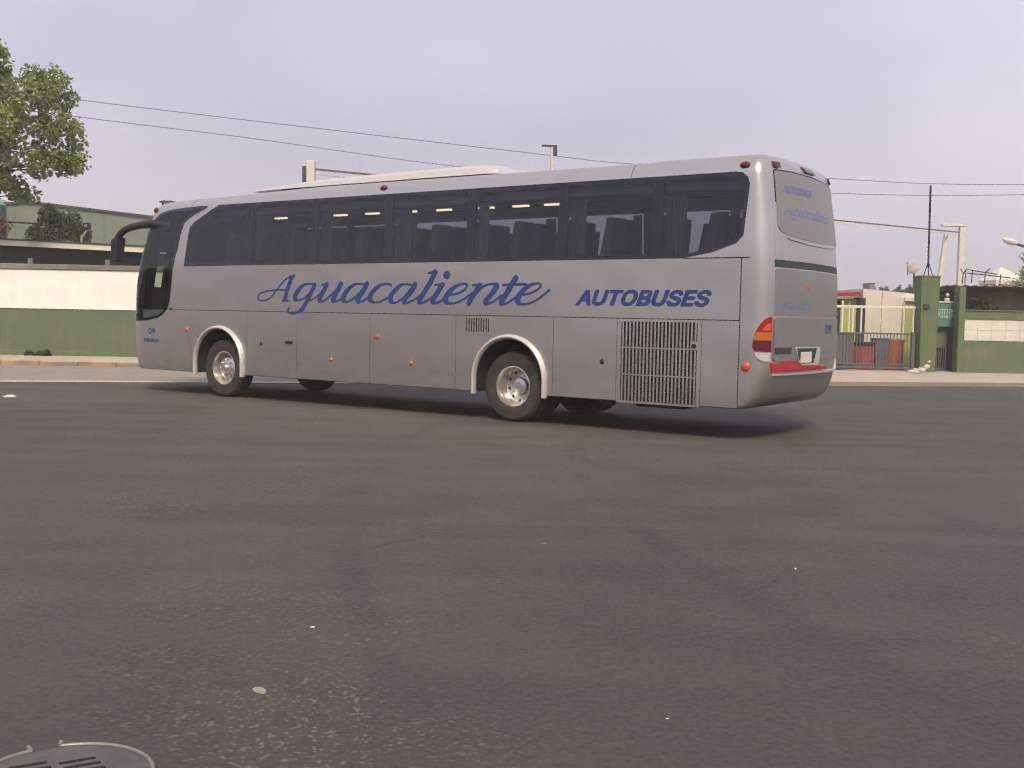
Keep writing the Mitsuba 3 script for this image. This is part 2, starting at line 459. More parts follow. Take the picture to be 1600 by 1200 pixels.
# driver's window: glass, printed border
m = side_patch(DRV, .003, .07, sheet=True, base=.010)
put('driver_window', m, 'driver_glass', BUS, label='tall dark green driver window beside the front door pillar')
put('driver_window_border', side_patch(DRV.difference(hole), .004, .08, base=.003), 'frit', BUS)
wsf = refine(sbox(.30, 1.38, W - .30, 3.06), .002, .1); v = np.array(wsf.vertices)
o = np.c_[np.full(len(v), -12.0), v[:, 0], v[:, 1]]; hx = cast(o, np.broadcast_to([1.0, 0, 0], o.shape))[:, 0]
keep = np.where((v[:, 2][wsf.faces] < 1e-4).all(1))[0]; wsf.vertices = np.c_[hx - .005, v[:, 0], v[:, 1]]
wfb = wsf.copy(); fv = np.array(wfb.vertices); fv[:, 0] += .0025; wfb.vertices = fv
put('windscreen_blackout', wfb.submesh([[i for i in keep if not (.50 < wfb.triangles_center[i][1] < .82 and 1.93 < wfb.triangles_center[i][2] < 2.64)]], append=True), 'frit', BUS)  # opaque backing added: windscreen shut except one slot, to keep the cab dark
put('windscreen', wsf.submesh([keep], append=True), 'driver_glass', BUS, 40)
put('door_glass', side_plate(sbox(-8.29, 1.91, -7.31, 2.99), W + .004, W + .010), 'frit', BUS)
put('dashboard', cat([bx(-8.62, -8.05, .35, 2.2, 1.1, 1.52, .05), bx(-8.0, -7.95, .55, .95, 1.45, 1.75, .02)]), 'black_trim', BUS)
tor = trimesh.creation.torus(.22, .018, 24, 8); tor.apply_transform(trimesh.transformations.rotation_matrix(1.1, [0, 1, 0])); tor.apply_translation([-7.85, .72, 1.75])
put('steering_wheel', tor, 'black_trim', BUS, 40)

# inside: racks, lamps, seats, curtains
for y0, y1 in ((.09, .62), (W - .62, W - .09)):
    put('luggage_rack', bx(-6.6, 3.55, y0, y1, 3.16, 3.30, .03), 'rack_grey', BUS)
bs('lamp_glow', {'type': 'diffuse', 'reflectance': rgb(.6, .55, .4)})
for X in (5.247, 3.832, 3.121, 2.334, 1.637, .827, .196, -.364):
    k = put('reading_lamp', bx(-X - .14, -X + .14, .47, .54, 3.128, 3.155, .008), 'lamp_glow', BUS)
    scene[k]['emitter'] = {'type': 'area', 'radiance': rgb(.80, .70, .36)}


def seat_mesh():
    ms = []
    for y in (0.0, .47):
        ms += [bx(-.25, .24, y, y + .45, .34, .48, .04), hull2(bx_m(.16, .30, y + .02, y + .43, .42, .50) + bx_m(.27, .37, y + .05, y + .40, 1.06, 1.14))]
    ms += [bx(-.2, .2, .05, .87, .0, .34, .03), bx(-.12, .28, -.03, .0, .55, .62, .01)]
    return cat(ms)


def bx_m(*a): return mbox(*a)


SEAT = mikit.ply(seat_mesh(), 'seat_cloth')
for i in range(13):
    for y in (.14, W - .14 - .92):
        scene[key('seat', BUS)] = {**SEAT, 'to_world': T().translate([-6.45 + i * .765, y, 1.75])}
put('driver_seat', cat([bx(-7.6, -7.1, .45, .95, 1.3, 1.5, .05), bx(-7.2, -7.05, .47, .93, 1.45, 2.35, .05), bx(-7.5, -7.2, .5, .9, 1.0, 1.32, .02)]), 'seat_cloth', BUS)


def curtain(x0, x1, y, z0, z1):
    xs = np.linspace(x0, x1, 29); off = .022 * np.sin(np.linspace(0, 2 * np.pi * 5, 29))
    line = LineString(np.c_[xs, y + off]).buffer(.004)
    m = extrude(line, z1 - z0); m.apply_translation([0, 0, z0]); return m


for i, d in enumerate(DIV[1:-1]):
    put('curtain', curtain(d + .07, d + .25 + .06 * (i % 3), .12, 2.32, 3.14), 'curtain_cloth', BUS, 30)
    put('curtain', curtain(d - .22 - .05 * (i % 2), d - .07, W - .12, 2.32, 3.14), 'curtain_cloth', BUS, 30)

for a in (-7.05, -6.3, -5.45, -4.7): put('curtain', curtain(a, a + .74, W - .10, 2.32, 3.14), 'curtain_cloth', BUS, 30)

# grille: frame plate, dark back and upright slats
put('louver_frame', side_plate(sbox(1.79, .40, 3.0, 1.51).difference(sbox(1.845, .43, 2.955, 1.485)), -.012, .004), 'silver_paint', BUS)
GR = key('louver_grille', BUS)
put('back', side_plate(sbox(1.83, .41, 2.97, 1.50), -.001, .003), 'hole_dark', GR)
for i in range(21):
    x = 1.845 + (i + .5) * (1.11 / 21)
    m = bx(x - .0115, x + .0115, -.016, -.002, .43, 1.485, .004)
    put('slat', m, 'trim_paint' if 0 else 'silver_paint', GR)
for z in (.78, 1.14): put('rail', bx(1.845, 2.955, -.006, -.0012, z - .008, z + .008), 'silver_paint', GR)
put('lock_plate', bx(2.86, 2.97, -.020, -.004, 1.13, 1.24, .004), 'silver_paint', GR)
put('lock', trimesh.creation.cylinder(.030, .02, sections=20).apply_transform(ROT).apply_translation([2.915, -.024, 1.185]), 'black_trim', GR)
SV = key('side_vent', BUS)
for i in range(10):
    x = -.770 + (i + .5) * .0442
    put('slot', bx(x - .0125, x + .0125, -.0085, -.002, 1.288, 1.488, .003), 'hole_dark', SV)
    put('louver', bx(x + .0135, x + .0275, -.018, -.004, 1.285, 1.491, .004), 'silver_paint', SV)

# little side fittings
def disc(x, z, r, mat, name, t=.02, sx=1.0, y=-.006, label=None):
    d = trimesh.creation.icosphere(2); v = np.array(d.vertices) * [r * sx, t, r]; d.vertices = v + [x, y, z]
    put(name, d, mat, BUS, True, label)
disc(-7.093, 1.169, .045, 'bright_red_lens', 'side_marker', sx=1.2); disc(-2.516, 1.163, .045, 'bright_red_lens', 'side_marker', sx=1.2)
disc(3.616, .951, .060, 'bright_red_lens', 'side_reflector', .03, label='round red reflector low on the rear corner')
for x, z in ((-3.491, .765), (-1.805, .775)):
    disc(x, z, .035, 'amber_lens', 'amber_reflector', .03)
    put('reflector_bracket', bx(x - .012, x + .012, -.018, -.004, z + .03, z + .11, .003), 'silver_paint', BUS)
for x, z in ((-5.147, .973), (1.557, .933)): disc(x, z, .036, 'black_trim', 'hatch_lock', .012)
put('hatch_handle', cat([bx(-4.55, -4.38, -.018, -.004, .99, 1.04, .006)]), 'black_trim', BUS)
for x, z in ((-2.498, 3.475), (3.49, 3.455)):
    y = on_side(np.array([x]), np.array([z]))[0]
    disc(x, z, .045, 'dark_red_lens', 'roof_marker', .05, sx=1.55, y=y)

def hoop(x, r=.006):
    yz = [(y, z) for z in np.linspace(3.39, 3.46, 4) for y in [0]]; out = []
    out += [(x, float(on_side(np.array([x]), np.array([z]))[0]), z) for z in np.linspace(3.39, 3.54, 6)]
    ys = np.linspace(.12, W / 2, 12); h = cast(np.c_[np.full(12, x), ys, np.full(12, 6.0)], np.broadcast_to([0, 0, -1.0], (12, 3)))
    out += [(x, y, z) for y, z in zip(ys, h[:, 2])]
    return tube(out, r, 6)
for x in (1.895, -7.05): put('roof_seam', hoop(x), 'black_trim', BUS)
# roof pod with a dark plinth, roof cap seam
def rounded(xs, y0, y1, z0, z1, r):
    pts = []
    for x, t in xs:
        for y, sy in ((y0, 1), (y1, -1)):
            e = (1 - t) * .18
            pts += [(x, y + sy * e, z0), (x, y + sy * (e + .02), z0 + (z1 - z0) * t * .55), (x, y + sy * (e + .11), z0 + (z1 - z0) * t * .88), (x, y + sy * (e + .30), z0 + (z1 - z0) * t)]
    return tm(m3.Manifold.hull_points(np.array(pts)).refine_to_length(.3))
put('roof_unit', rounded([(-6.15, .06), (-5.85, .35), (-5.3, .55), (-4.7, .74), (-3.6, .88), (-2.8, .95), (-1.5, 1), (-1.0, .98), (-.78, .88), (-.66, .62), (-.62, .2)], .46, 2.16, 3.650, 3.815, .1), 'trim_paint', BUS, 30,
    label='long pale air conditioning pod on the roof')
put('roof_unit_plinth', bx(-5.3, -.74, .56, 2.06, 3.52, 3.66), 'black_trim', BUS)
hat = bx(-2.2, -1.0, .75, 1.85, 3.80, 3.825, .01)
put('roof_hatch', hat, 'trim_paint', BUS)

# mirror
arm = spline([(-7.80, .16, 3.075), (-8.08, -.05, 3.09), (-8.45, -.10, 3.065), (-8.80, -.10, 3.0), (-8.98, -.10, 2.89), (-9.06, -.10, 2.72), (-9.07, -.10, 2.58)], 6)
put('mirror_arm', tube(arm, np.interp(np.linspace(0, 1, len(arm)), [0, .1, .3, .7, 1], [.12, .085, .068, .068, .06]), 14), 'black_trim', BUS, 40)
ico = trimesh.creation.icosphere(2, .032).vertices
mh = m3.Manifold.hull_points(np.vstack([ico + c for c in ((-9.08, -.17, 2.80), (-9.07, .0, 2.80), (-8.98, -.16, 2.83), (-8.97, .0, 2.83), (-9.08, -.15, 2.46), (-9.07, -.02, 2.46), (-9.0, -.14, 2.43), (-8.99, -.02, 2.43))]))
put('mirror_head', tm(mh), 'black_trim', BUS, 40)

# lettering: pen strokes laid on the side
S1, S2 = 1 / 6.6667, 1 / 6.6667
STROKES = [(0.016,[(-4.358,2.12),(-4.455,2.099),(-4.557,2.059),(-4.671,1.976),(-4.785,1.872),(-4.889,1.775),(-4.994,1.721),(-5.111,1.703),(-5.202,1.72),(-5.23,1.757),(-5.188,1.809),(-5.077,1.854),(-4.925,1.875),(-4.739,1.887),(-4.544,1.884)]),(0.048,[(-4.412,2.086),(-4.466,1.987),(-4.521,1.876),(-4.559,1.764),(-4.566,1.729)]),(0.016,[(-4.632,1.705),(-4.474,1.709)]),(0.02,[(-4.467,2.102),(-4.349,2.123)]),('v',[(-3.854,1.979),(-3.974,1.987),(-4.096,1.979),(-4.217,1.916),(-4.302,1.829),(-4.332,1.766),(-4.31,1.725),(-4.233,1.716),(-4.127,1.751),(-4.017,1.822),(-3.919,1.917)]),(0.044,[(-3.876,1.971),(-3.94,1.87),(-4.038,1.728),(-4.125,1.609),(-4.203,1.545)]),(0.022,[(-4.203,1.545),(-4.325,1.503),(-4.438,1.504),(-4.507,1.534),(-4.466,1.59)]),(0.014,[(-4.038,1.702),(-3.928,1.734),(-3.841,1.776),(-3.754,1.831)]),(0.018,[(-3.717,1.974),(-3.573,1.983)]),('v',[(-3.609,1.971),(-3.69,1.855),(-3.764,1.746),(-3.731,1.704),(-3.656,1.72),(-3.538,1.786),(-3.412,1.879),(-3.303,1.979)]),('v',[(-3.291,1.983),(-3.369,1.867),(-3.457,1.748),(-3.431,1.703),(-3.342,1.722),(-3.231,1.78)]),('v',[(-2.759,1.971),(-2.892,1.986),(-3.015,1.968),(-3.139,1.895),(-3.217,1.803),(-3.241,1.742),(-3.199,1.702),(-3.116,1.709),(-2.992,1.771),(-2.87,1.862),(-2.779,1.956)]),('v',[(-2.733,1.983),(-2.813,1.868),(-2.924,1.744),(-2.898,1.699),(-2.807,1.719),(-2.682,1.783)]),('v',[(-2.23,1.953),(-2.241,1.973),(-2.329,1.985),(-2.448,1.967),(-2.567,1.896),(-2.656,1.806),(-2.655,1.731),(-2.564,1.695),(-2.444,1.714),(-2.306,1.766),(-2.228,1.815)]),('v',[(-1.8,1.963),(-1.915,1.98),(-2.03,1.963),(-2.145,1.889),(-2.238,1.793),(-2.227,1.719),(-2.148,1.695),(-2.046,1.732),(-1.931,1.816),(-1.818,1.926)]),('v',[(-1.747,1.973),(-1.832,1.861),(-1.959,1.739),(-1.929,1.695),(-1.843,1.713),(-1.73,1.759),(-1.646,1.811)]),(0.02,[(-1.487,2.148),(-1.326,2.164)]),('v',[(-1.368,2.153),(-1.44,2.027),(-1.535,1.898),(-1.654,1.745),(-1.644,1.703),(-1.587,1.701),(-1.504,1.736),(-1.393,1.795)]),(0.02,[(-1.359,1.97),(-1.185,1.98)]),('v',[(-1.225,1.967),(-1.311,1.855),(-1.401,1.74),(-1.367,1.697),(-1.268,1.718),(-1.145,1.785)]),(0.066,[(-1.144,2.113),(-1.133,2.115)]),('v',[(-1.109,1.816),(-0.929,1.842),(-0.806,1.896),(-0.754,1.953),(-0.775,1.981),(-0.861,1.981),(-0.985,1.938),(-1.092,1.856),(-1.154,1.77),(-1.131,1.708),(-1.043,1.69),(-0.927,1.712),(-0.785,1.773),(-0.663,1.85)]),(0.02,[(-0.652,1.961),(-0.491,1.98)]),(0.046,[(-0.529,1.962),(-0.597,1.865),(-0.683,1.759),(-0.72,1.7)]),('v',[(-0.676,1.766),(-0.576,1.855),(-0.456,1.946),(-0.336,1.98),(-0.242,1.973),(-0.232,1.931),(-0.307,1.838),(-0.408,1.736),(-0.39,1.697),(-0.338,1.701),(-0.245,1.746),(-0.136,1.818)]),('v',[(0.11,2.064),(0.04,1.969),(-0.044,1.846),(-0.129,1.736),(-0.112,1.697),(-0.049,1.703),(0.05,1.753),(0.165,1.833)]),(0.022,[(-0.106,1.966),(0.07,1.974),(0.285,1.977)]),('v',[(0.21,1.822),(0.37,1.852),(0.486,1.902),(0.539,1.955),(0.509,1.986),(0.416,1.979),(0.302,1.932),(0.19,1.833),(0.145,1.749),(0.193,1.701),(0.3,1.698),(0.438,1.737),(0.565,1.811),(0.683,1.895)])]
def pen(st, sx=1.0):
    out = []
    for kind, pts in st:
        p = spline(pts, 9); d = np.gradient(p, axis=0); d /= np.linalg.norm(d, axis=1, keepdims=True) + 1e-9
        if kind == 'v':
            down = np.clip(-d[:, 1] * 1.25 - .18 + .25 * np.clip(-d[:, 0] * -1, -1, 0) * 0, 0, 1); w = .034 + .068 * down
        else: w = np.full(len(p), kind * 1.85)
        w = np.convolve(np.pad(w, 3, mode='edge'), np.ones(7) / 7, 'valid')
        for i in range(len(p) - 1):
            out.append(unary_union([Point(p[i]).buffer(w[i] / 2, quad_segs=5), Point(p[i + 1]).buffer(w[i + 1] / 2, quad_segs=5)]).convex_hull)
    return unary_union(out).buffer(.003).buffer(-.003).simplify(.0012)


SCRIPT = pen(STROKES)
put('script_lettering', side_plate(SCRIPT, -.0085, -.0062), 'blue_vinyl', BUS, label='large blue flowing script lettering along the side')


def word(text, h, bold, shear=0.0):
    m = meshkit.text_mesh(text, h, .0022, bold); v = np.array(m.vertices); v[:, 0] += shear * v[:, 1]; m.vertices = v
    return m


def bolder(m, d):
    v, f = np.array(m.vertices), np.array(m.faces); top = f[(v[f][:, :, 2] > v[:, 2].max() - 1e-5).all(1)]
    return extrude(unary_union([Polygon(v[t][:, :2]).buffer(1e-5) for t in top]).buffer(d).simplify(.0008), .0022)


def fit(m, x0, x1, z0, z1):
    v = np.array(m.vertices); lo, hi = v.min(0), v.max(0)
    v[:, 0] = x0 + (v[:, 0] - lo[0]) / (hi[0] - lo[0]) * (x1 - x0); v[:, 1] = z0 + (v[:, 1] - lo[1]) / (hi[1] - lo[1]) * (z1 - z0)
    m.vertices = v; return m


def to_side(m, y=-.0062):
    v = np.array(m.vertices); m = m.copy(); m.vertices = np.c_[v[:, 0], y - v[:, 2], v[:, 1]]; m.invert(); m.fix_normals(); return m


def to_rear(m, base=.003):
    v = np.array(m.vertices); m = m.copy(); m.vertices = np.c_[on_rear(v[:, 0], v[:, 1]) + base + v[:, 2], v[:, 0], v[:, 1]]; return m


put('block_lettering', to_side(fit(bolder(word('AUTOBUSES', .2, True, .30), .009), 1.115, 3.135, 1.685, 1.905)), 'blue_vinyl', BUS, label='blue slanted block capitals behind the script lettering')
put('fleet_number', to_side(fit(bolder(word('09', .12, True), .004), -8.19, -7.985, 1.065, 1.18), -.0062), 'blue_vinyl', BUS)
def glyph_bar(x0, x1, z0, z1, n, seed):
    r = random.Random(seed); ms = []; w = (x1 - x0) / n
    for i in range(n):
        a = x0 + i * w
        ms += [sbox(a, z0, a + w * .26, z1), sbox(a + w * .55, z0, a + w * .80, z1 - r.random() * .3 * (z1 - z0)), sbox(a, z0 + (z1 - z0) * r.choice((.0, .4, .75)), a + w * .8, z0 + (z1 - z0) * r.choice((.3, .6, 1.0)))]
    return unary_union([p.buffer(0) for p in ms if p.area > 0])
put('small_lettering', side_plate(glyph_bar(-8.32, -7.86, .915, .985, 8, 3), -.0085, -.0055), 'blue_vinyl', BUS)

# ------------------------------------------------------------------ rear
RWIN = Polygon([(.225, 3.395), (.68, 3.41), (1.41, 3.41), (1.95, 3.405), (2.40, 3.39), (2.45, 3.0), (2.45, 2.72), (2.40, 2.63), (2.28, 2.59), (1.69, 2.564), (1.04, 2.566), (.55, 2.60), (.30, 2.64), (.225, 2.70)]).buffer(-.03).buffer(.03)
put('rear_window_panel', rear_patch(RWIN, .008), 'silver_paint_shaded', BUS, 40, label='smooth grey painted panel where the rear window would be')
put('rear_window_seam', rear_patch(RWIN.buffer(.018).difference(RWIN.buffer(.002)).intersection(sbox(0, 3.0, 3, 4)), .003), 'black_trim', BUS)
rim_line = RWIN.buffer(.05).difference(RWIN.buffer(.015)).intersection(sbox(.45, 2, 3, 2.9))
put('rear_window_ledge', rear_patch(rim_line, .016, .05), 'silver_paint', BUS, 40)
put('rear_pillar_rib', rear_patch(sbox(.165, 2.30, .195, 2.72), .014, .05), 'silver_paint', BUS, 40)
put('rear_vent_strip', rear_patch(sbox(.16, 2.195, 2.48, 2.285), .006), 'rear_vent', BUS)
put('engine_hatch', rear_patch(sbox(.16, 1.60, 2.46, 2.175).buffer(-.03).buffer(.03), .010), 'silver_paint_shaded', BUS, 40)
put('tail_panel', rear_patch(Polygon([(.15, 1.03), (.15, 1.57), (2.46, 1.57), (2.46, 1.03)]).buffer(-.03).buffer(.03), .022), 'silver_paint_shaded', BUS, 40)
put('rear_badge', rear_patch(sbox(.16, 1.115, .53, 1.195), .03), 'rear_vent', BUS)
PL = Polygon([(.64, 1.20), (1.47, 1.19), (1.44, .985), (1.36, .955), (.84, .965), (.76, 1.0)]).buffer(-.02).buffer(.02)
put('plate_recess', rear_patch(PL, .030), 'trim_paint', BUS, 30)
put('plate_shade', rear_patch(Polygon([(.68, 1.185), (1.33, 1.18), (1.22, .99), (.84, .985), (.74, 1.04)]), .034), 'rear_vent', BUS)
put('number_plate', rear_patch(sbox(.78, .995, 1.12, 1.135), .040), 'plate_white', BUS)
put('reflective_strip', rear_patch(Polygon([(.14, .885), (.12, 1.0), (.30, 1.0), (.34, 1.015), (.62, 1.02), (.70, .985), (1.05, .955), (1.50, .945), (1.60, .925), (1.80, .925), (1.78, .895)]), .027), 'reflector_red', BUS)
put('bumper_lip', rear_patch(Polygon([(.16, .845), (2.40, .845), (2.46, .90), (2.52, 1.04), (2.50, 1.04), (2.42, .915), (2.36, .87), (.16, .868)]), .030, .06), 'trim_paint', BUS, 40)
CX, CY = 3.50, .45


def corner_patch(poly, t, step=.03, far=False):
    """A polygon in (angle in degrees, z) round the rear corner."""
    sc = math.radians(1) * .45
    m = refine(affinity.scale(poly, sc, 1, origin=(0, 0)), max(t, .004), step); v = np.array(m.vertices)
    a = np.radians(v[:, 0] / sc); dx, dy = np.cos(a), -np.sin(a)
    z = np.zeros_like(a)
    h = cast(np.c_[CX + 3 * dx, CY + 3 * dy, v[:, 1]], np.c_[-dx, -dy, z])
    h = h + np.c_[dx, dy, z] * (v[:, 2])[:, None]
    m.vertices = h
    if far:
        vv_ = np.array(m.vertices); vv_[:, 1] = W - vv_[:, 1]; m.vertices = vv_
    m.fix_normals(); return m


TL = Polygon([(40, 1.575), (45, 1.572), (51, 1.545), (58, 1.47), (63, 1.38), (66.5, 1.25), (66, 1.18), (63, 1.145), (40, 1.14)]).buffer(-.0)
for far in (False, True):
    tk = key('tail_light', BUS)
    put('housing', corner_patch(TL, .022, far=far), 'red_lens', tk, 40)
    put('brake_lens', corner_patch(Polygon([(42, 1.43), (41.5, 1.50), (48, 1.485), (53, 1.43), (54, 1.405), (42, 1.405)]), .032, far=far), 'bright_red_lens', tk, 40)
    put('amber_lens', corner_patch(Polygon([(40.6, 1.385), (62, 1.385), (64, 1.33), (65, 1.285), (40.6, 1.283)]), .029, far=far), 'amber_lens', tk, 40)
    put('lower_lens', corner_patch(Polygon([(40.6, 1.278), (65, 1.278), (65.5, 1.20), (63, 1.155), (40.6, 1.15)]), .027, far=far), 'dark_red_lens', tk, 40)
    put('reversing_lens', corner_patch(Polygon([(41, 1.132), (64, 1.132), (60, 1.06), (52, 1.025), (41, 1.018)]), .020, far=far), 'clear_lens', tk, 40)
for y, w in ((.30, .05), (1.18, .05), (1.31, .05), (1.44, .05), (2.36, .05)):
    zz = 3.50 if .5 < y < 2 else 3.475
    put('top_marker', rear_patch(sbox(y - w, zz - .026, y + w, zz + .026).buffer(.01), .03, .04), 'dark_red_lens', BUS, 40)
put('rear_lettering', to_rear(fit(bolder(word('AUTOBUSES', .1, True, .3), .004), .40, 1.28, 3.14, 3.235), .010), 'faded_blue', BUS, label='faded blue block capitals high on the rear')
_r = affinity.translate(SCRIPT, -SCRIPT.bounds[0], -SCRIPT.bounds[1]); _k = 1.66 / _r.bounds[2]
put('rear_script', rear_patch(affinity.translate(affinity.scale(_r, _k, _k, origin=(0, 0)), .38, 2.80), .0105, .09), 'faded_blue', BUS, label='faded blue script under the block capitals on the rear')
put('rear_small_lettering', rear_patch(glyph_bar(.20, 1.12, 1.67, 1.755, 7, 5), .0115, .09), 'faded_blue', BUS)
put('rear_fleet_number', to_rear(fit(bolder(word('09', .12, True), .004), 1.68, 2.00, 1.365, 1.49), .0225), 'blue_vinyl', BUS)
put('maker_badge', rear_patch(affinity.scale(Point(1.01, 1.98).buffer(.035), 1.1, 1.3), .016, .04), 'bright_red_lens', BUS)
y = on_side(np.array([-8.05]), np.array([3.335]))[0]
disc(-8.06, 3.345, .05, 'dark_red_lens', 'front_marker', .05, y=y)
#BUS_END

# ================================================================== THE YARD AND STREET
U = np.array([.81, .5864, 0]); U /= np.linalg.norm(U); N = np.array([-U[1], U[0], 0])   # along and across the street wall
LM = np.eye(4); LM[:3, 0], LM[:3, 1] = U, N


def loc(m):
    """From street coordinates (along the wall, across it, up) to the world."""
    m = tm(m).copy(); m.apply_transform(LM); return m


def lp(name, m, mat, parent=None, smooth=False, label=None, kind=None): return put(name, loc(m), mat, parent, smooth, label, kind)


def sheet(pts, z=0.0, drop=.0):
    """A flat sheet over the polygon, or a slab if drop is given."""
    m = extrude(Polygon(pts), drop if drop else .004); m.apply_translation([0, 0, z - (drop if drop else .004)]); return m


def asphalt_col(p, n, uv):
    big = fbm(p.x * .22, p.y * .22, 1.0, 4)
    mid = fbm(p.x * 1.7, p.y * 1.7, 3.0, 3)
    fine = noise(p.x * 55, p.y * 55, .5)
    grit = noise(p.x * 130, p.y * 130, 2.5)
    streak = fbm(p.x * .5 + p.y * .35, (p.x * -.35 + p.y * .5) * 4.5, 7.0, 4)
    base = .053 + .012 * (big - .5) + .010 * (mid - .5) + .024 * (fine - .5) + .014 * (streak - .5)
    c = mi.Color3f(base * 1.07, base * .955, base * .94)
    # worn places where the pale stone shows through
    dx, dy = p.x - 5.95, p.y + 9.95
    worn = smoothstep(1.25, .15, dr.sqrt(dx * dx * .9 + dy * dy * 2.6) + 1.1 * (fbm(p.x * 2.2, p.y * 2.2, 9.0, 3) - .5))
    worn = dr.maximum(worn, .45 * smoothstep(.62, .74, fbm(p.x * .55 + 4, p.y * .55, 11.0, 4)))
    chips = smoothstep(.58, .74, noise(p.x * 70, p.y * 70, 4.5)) * (.3 + .7 * noise(p.x * 19, p.y * 19, 6.0))
    c = mix(c, (.19, .175, .15), worn * chips * .62)
    c = mix(c, (.15, .142, .132), smoothstep(.72, .92, grit) * .22)
    # hair cracks and a few faint tyre arcs
    f1, f2, _ = mikit.voronoi(p.x * .38 + .35 * fbm(p.x * 1.4, p.y * 1.4, 21.0, 3), p.y * .38 + .35 * fbm(p.x * 1.4, p.y * 1.4, 25.0, 3))
    crack = smoothstep(.011, .003, f2 - f1) * smoothstep(.50, .62, fbm(p.x * .35, p.y * .35, 31.0, 3))
    c = mix(c, c * .90, crack)
    rad = dr.sqrt(dr.square(p.x - 21) + dr.square(p.y - 9))
    band = dr.maximum(smoothstep(.16, .04, dr.abs(rad - 21.6)), dr.maximum(smoothstep(.16, .04, dr.abs(rad - 23.7)), .7 * smoothstep(.2, .05, dr.abs(rad - 19.0))))
    c = mix(c, c * .90, band * smoothstep(.35, .6, fbm(p.x * .6, p.y * .6, 41.0, 3)))
    stain = smoothstep(.63, .75, fbm(p.x * .42 + 9, p.y * .42 + 3, 15.0, 4))
    return mix(c, c * .92, stain)


bs('asphalt', {'type': 'bumpmap', 'bsdf': prin(proc(asphalt_col), .78, specular=.35),
               'arbitrary': proc(lambda p, n, uv: .5 * noise(p.x * 60, p.y * 60, .5) + .35 * noise(p.x * 130, p.y * 130, 1.5) + .6 * fbm(p.x * 3, p.y * 3, 2.0, 2), .004), 'scale': .006})


def concrete_col(a, b, sc=1.0):
    def f(p, n, uv):
        d = fbm(p.x * .9 * sc, p.y * .9 * sc, p.z * 2, 4); g = noise(p.x * 40, p.y * 40, p.z * 40)
        return mix(a, b, d * .75 + .25 * g)
    return f


def wall_col(c, dirt, zd, amt):
    def f(p, n, uv):
        s = p.x * .81 + p.y * .586
        d = fbm(s * .7, p.z * 1.5, 2.0, 4); run = fbm(s * 6.0, p.z * .7, 5.0, 3); g = noise(s * 26, p.z * 26, 1.0)
        k = amt * smoothstep(.42, .78, .55 * d + .45 * run) + .14 * (g - .5) + .22 * smoothstep(zd + .5, zd, p.z + .35 * d)
        return mix(c, dirt, dr.clip(k, 0, 1))
    return f


bs('street_concrete', prin(proc(concrete_col((.135, .125, .112), (.175, .16, .14))), .9))
bs('pavement_concrete', prin(proc(concrete_col((.20, .178, .148), (.30, .27, .225))), .9))
bs('edge_concrete', prin(proc(concrete_col((.26, .235, .20), (.36, .33, .28), 2)), .9))
bs('kerb_paint', prin(proc(lambda p, n, uv: mix((.33, .24, .165), mix((.48, .33, .16), (.20, .17, .14), smoothstep(.35, .65, fbm(p.x * 1.1, p.y * 1.1, 4.0, 3))), fbm(p.x * 2.1, p.y * 2.1, p.z * 6, 3))), .9))
bs('white_wall', prin(proc(wall_col((.86, .84, .79), (.60, .55, .47), .05, .26)), .85))
bs('white_tile', prin(proc(wall_col((.66, .62, .56), (.46, .43, .37), 1.0, .45)), .7))
bs('green_wall', prin(proc(wall_col((.108, .150, .085), (.17, .17, .13), .12, .75)), .85))
bs('green_post', prin(proc(wall_col((.105, .155, .075), (.15, .165, .105), .1, .5)), .8))
bs('coping_grey', prin(proc(wall_col((.17, .165, .15), (.27, .25, .22), .0, .6)), .9))
bs('cream', prin((.70, .655, .50), .7))
bs('dark_wall', prin(proc(wall_col((.040, .042, .050), (.075, .068, .062), .0, .5)), .9))
bs('shed_back', prin(proc(wall_col((.23, .19, .13), (.33, .28, .19), 1.8, .7)), .9))
bs('cladding_green', prin(proc(wall_col((.150, .195, .150), (.185, .22, .18), .0, .3)), .8))
bs('dark_steel', prin((.06, .065, .07), .6, metallic=.2))
bs('beam_grey', prin((.17, .13, .13), .7))
bs('gate_grey', prin((.105, .115, .125), .6))
bs('white_steel', prin((.62, .585, .53), .5))
bs('mast_dark', prin((.025, .02, .045), .6))
bs('teal_paint', prin((.085, .23, .175), .5))
bs('pale_grey', prin((.36, .345, .33), .7))
bs('sign_white', prin((.52, .58, .52), .6))
bs('lime_wall', prin(proc(wall_col((.36, .40, .13), (.24, .27, .10), .0, .4)), .8))
bs('barrel_red', prin((.36, .085, .05), .5))
bs('roof_tile', prin((.24, .045, .045), .8))
bs('roof_sheet', prin(proc(wall_col((.22, .22, .20), (.34, .34, .27), .0, .8)), .8))
bs('wire_dark', prin((.10, .10, .115), .7))
bs('rust_pipe', prin((.13, .075, .06), .8))
bs('paper_white', prin((.55, .54, .52), .8))
bs('brown_litter', prin((.16, .12, .07), .9))
bs('iron', prin(proc(lambda p, n, uv: mix((.065, .065, .070), (.125, .115, .105), fbm(p.x * 14, p.y * 14, 3.0, 3))), .65, metallic=.2))
bs('worn_steel', prin((.25, .245, .225), .45, metallic=.5))
bs('bark', prin((.10, .075, .05), .9))


def leaf_col(a, b, c):
    def f(p, n, uv):
        h = fbm(p.x * 2.6, p.y * 2.6, p.z * 2.6, 3); g = mikit.cell_rand(p.x * 7, p.y * 7, p.z * 7)
        return mix(mix(a, b, smoothstep(.3, .7, h)), c, smoothstep(.55, 1.0, g) * .8)
    return f


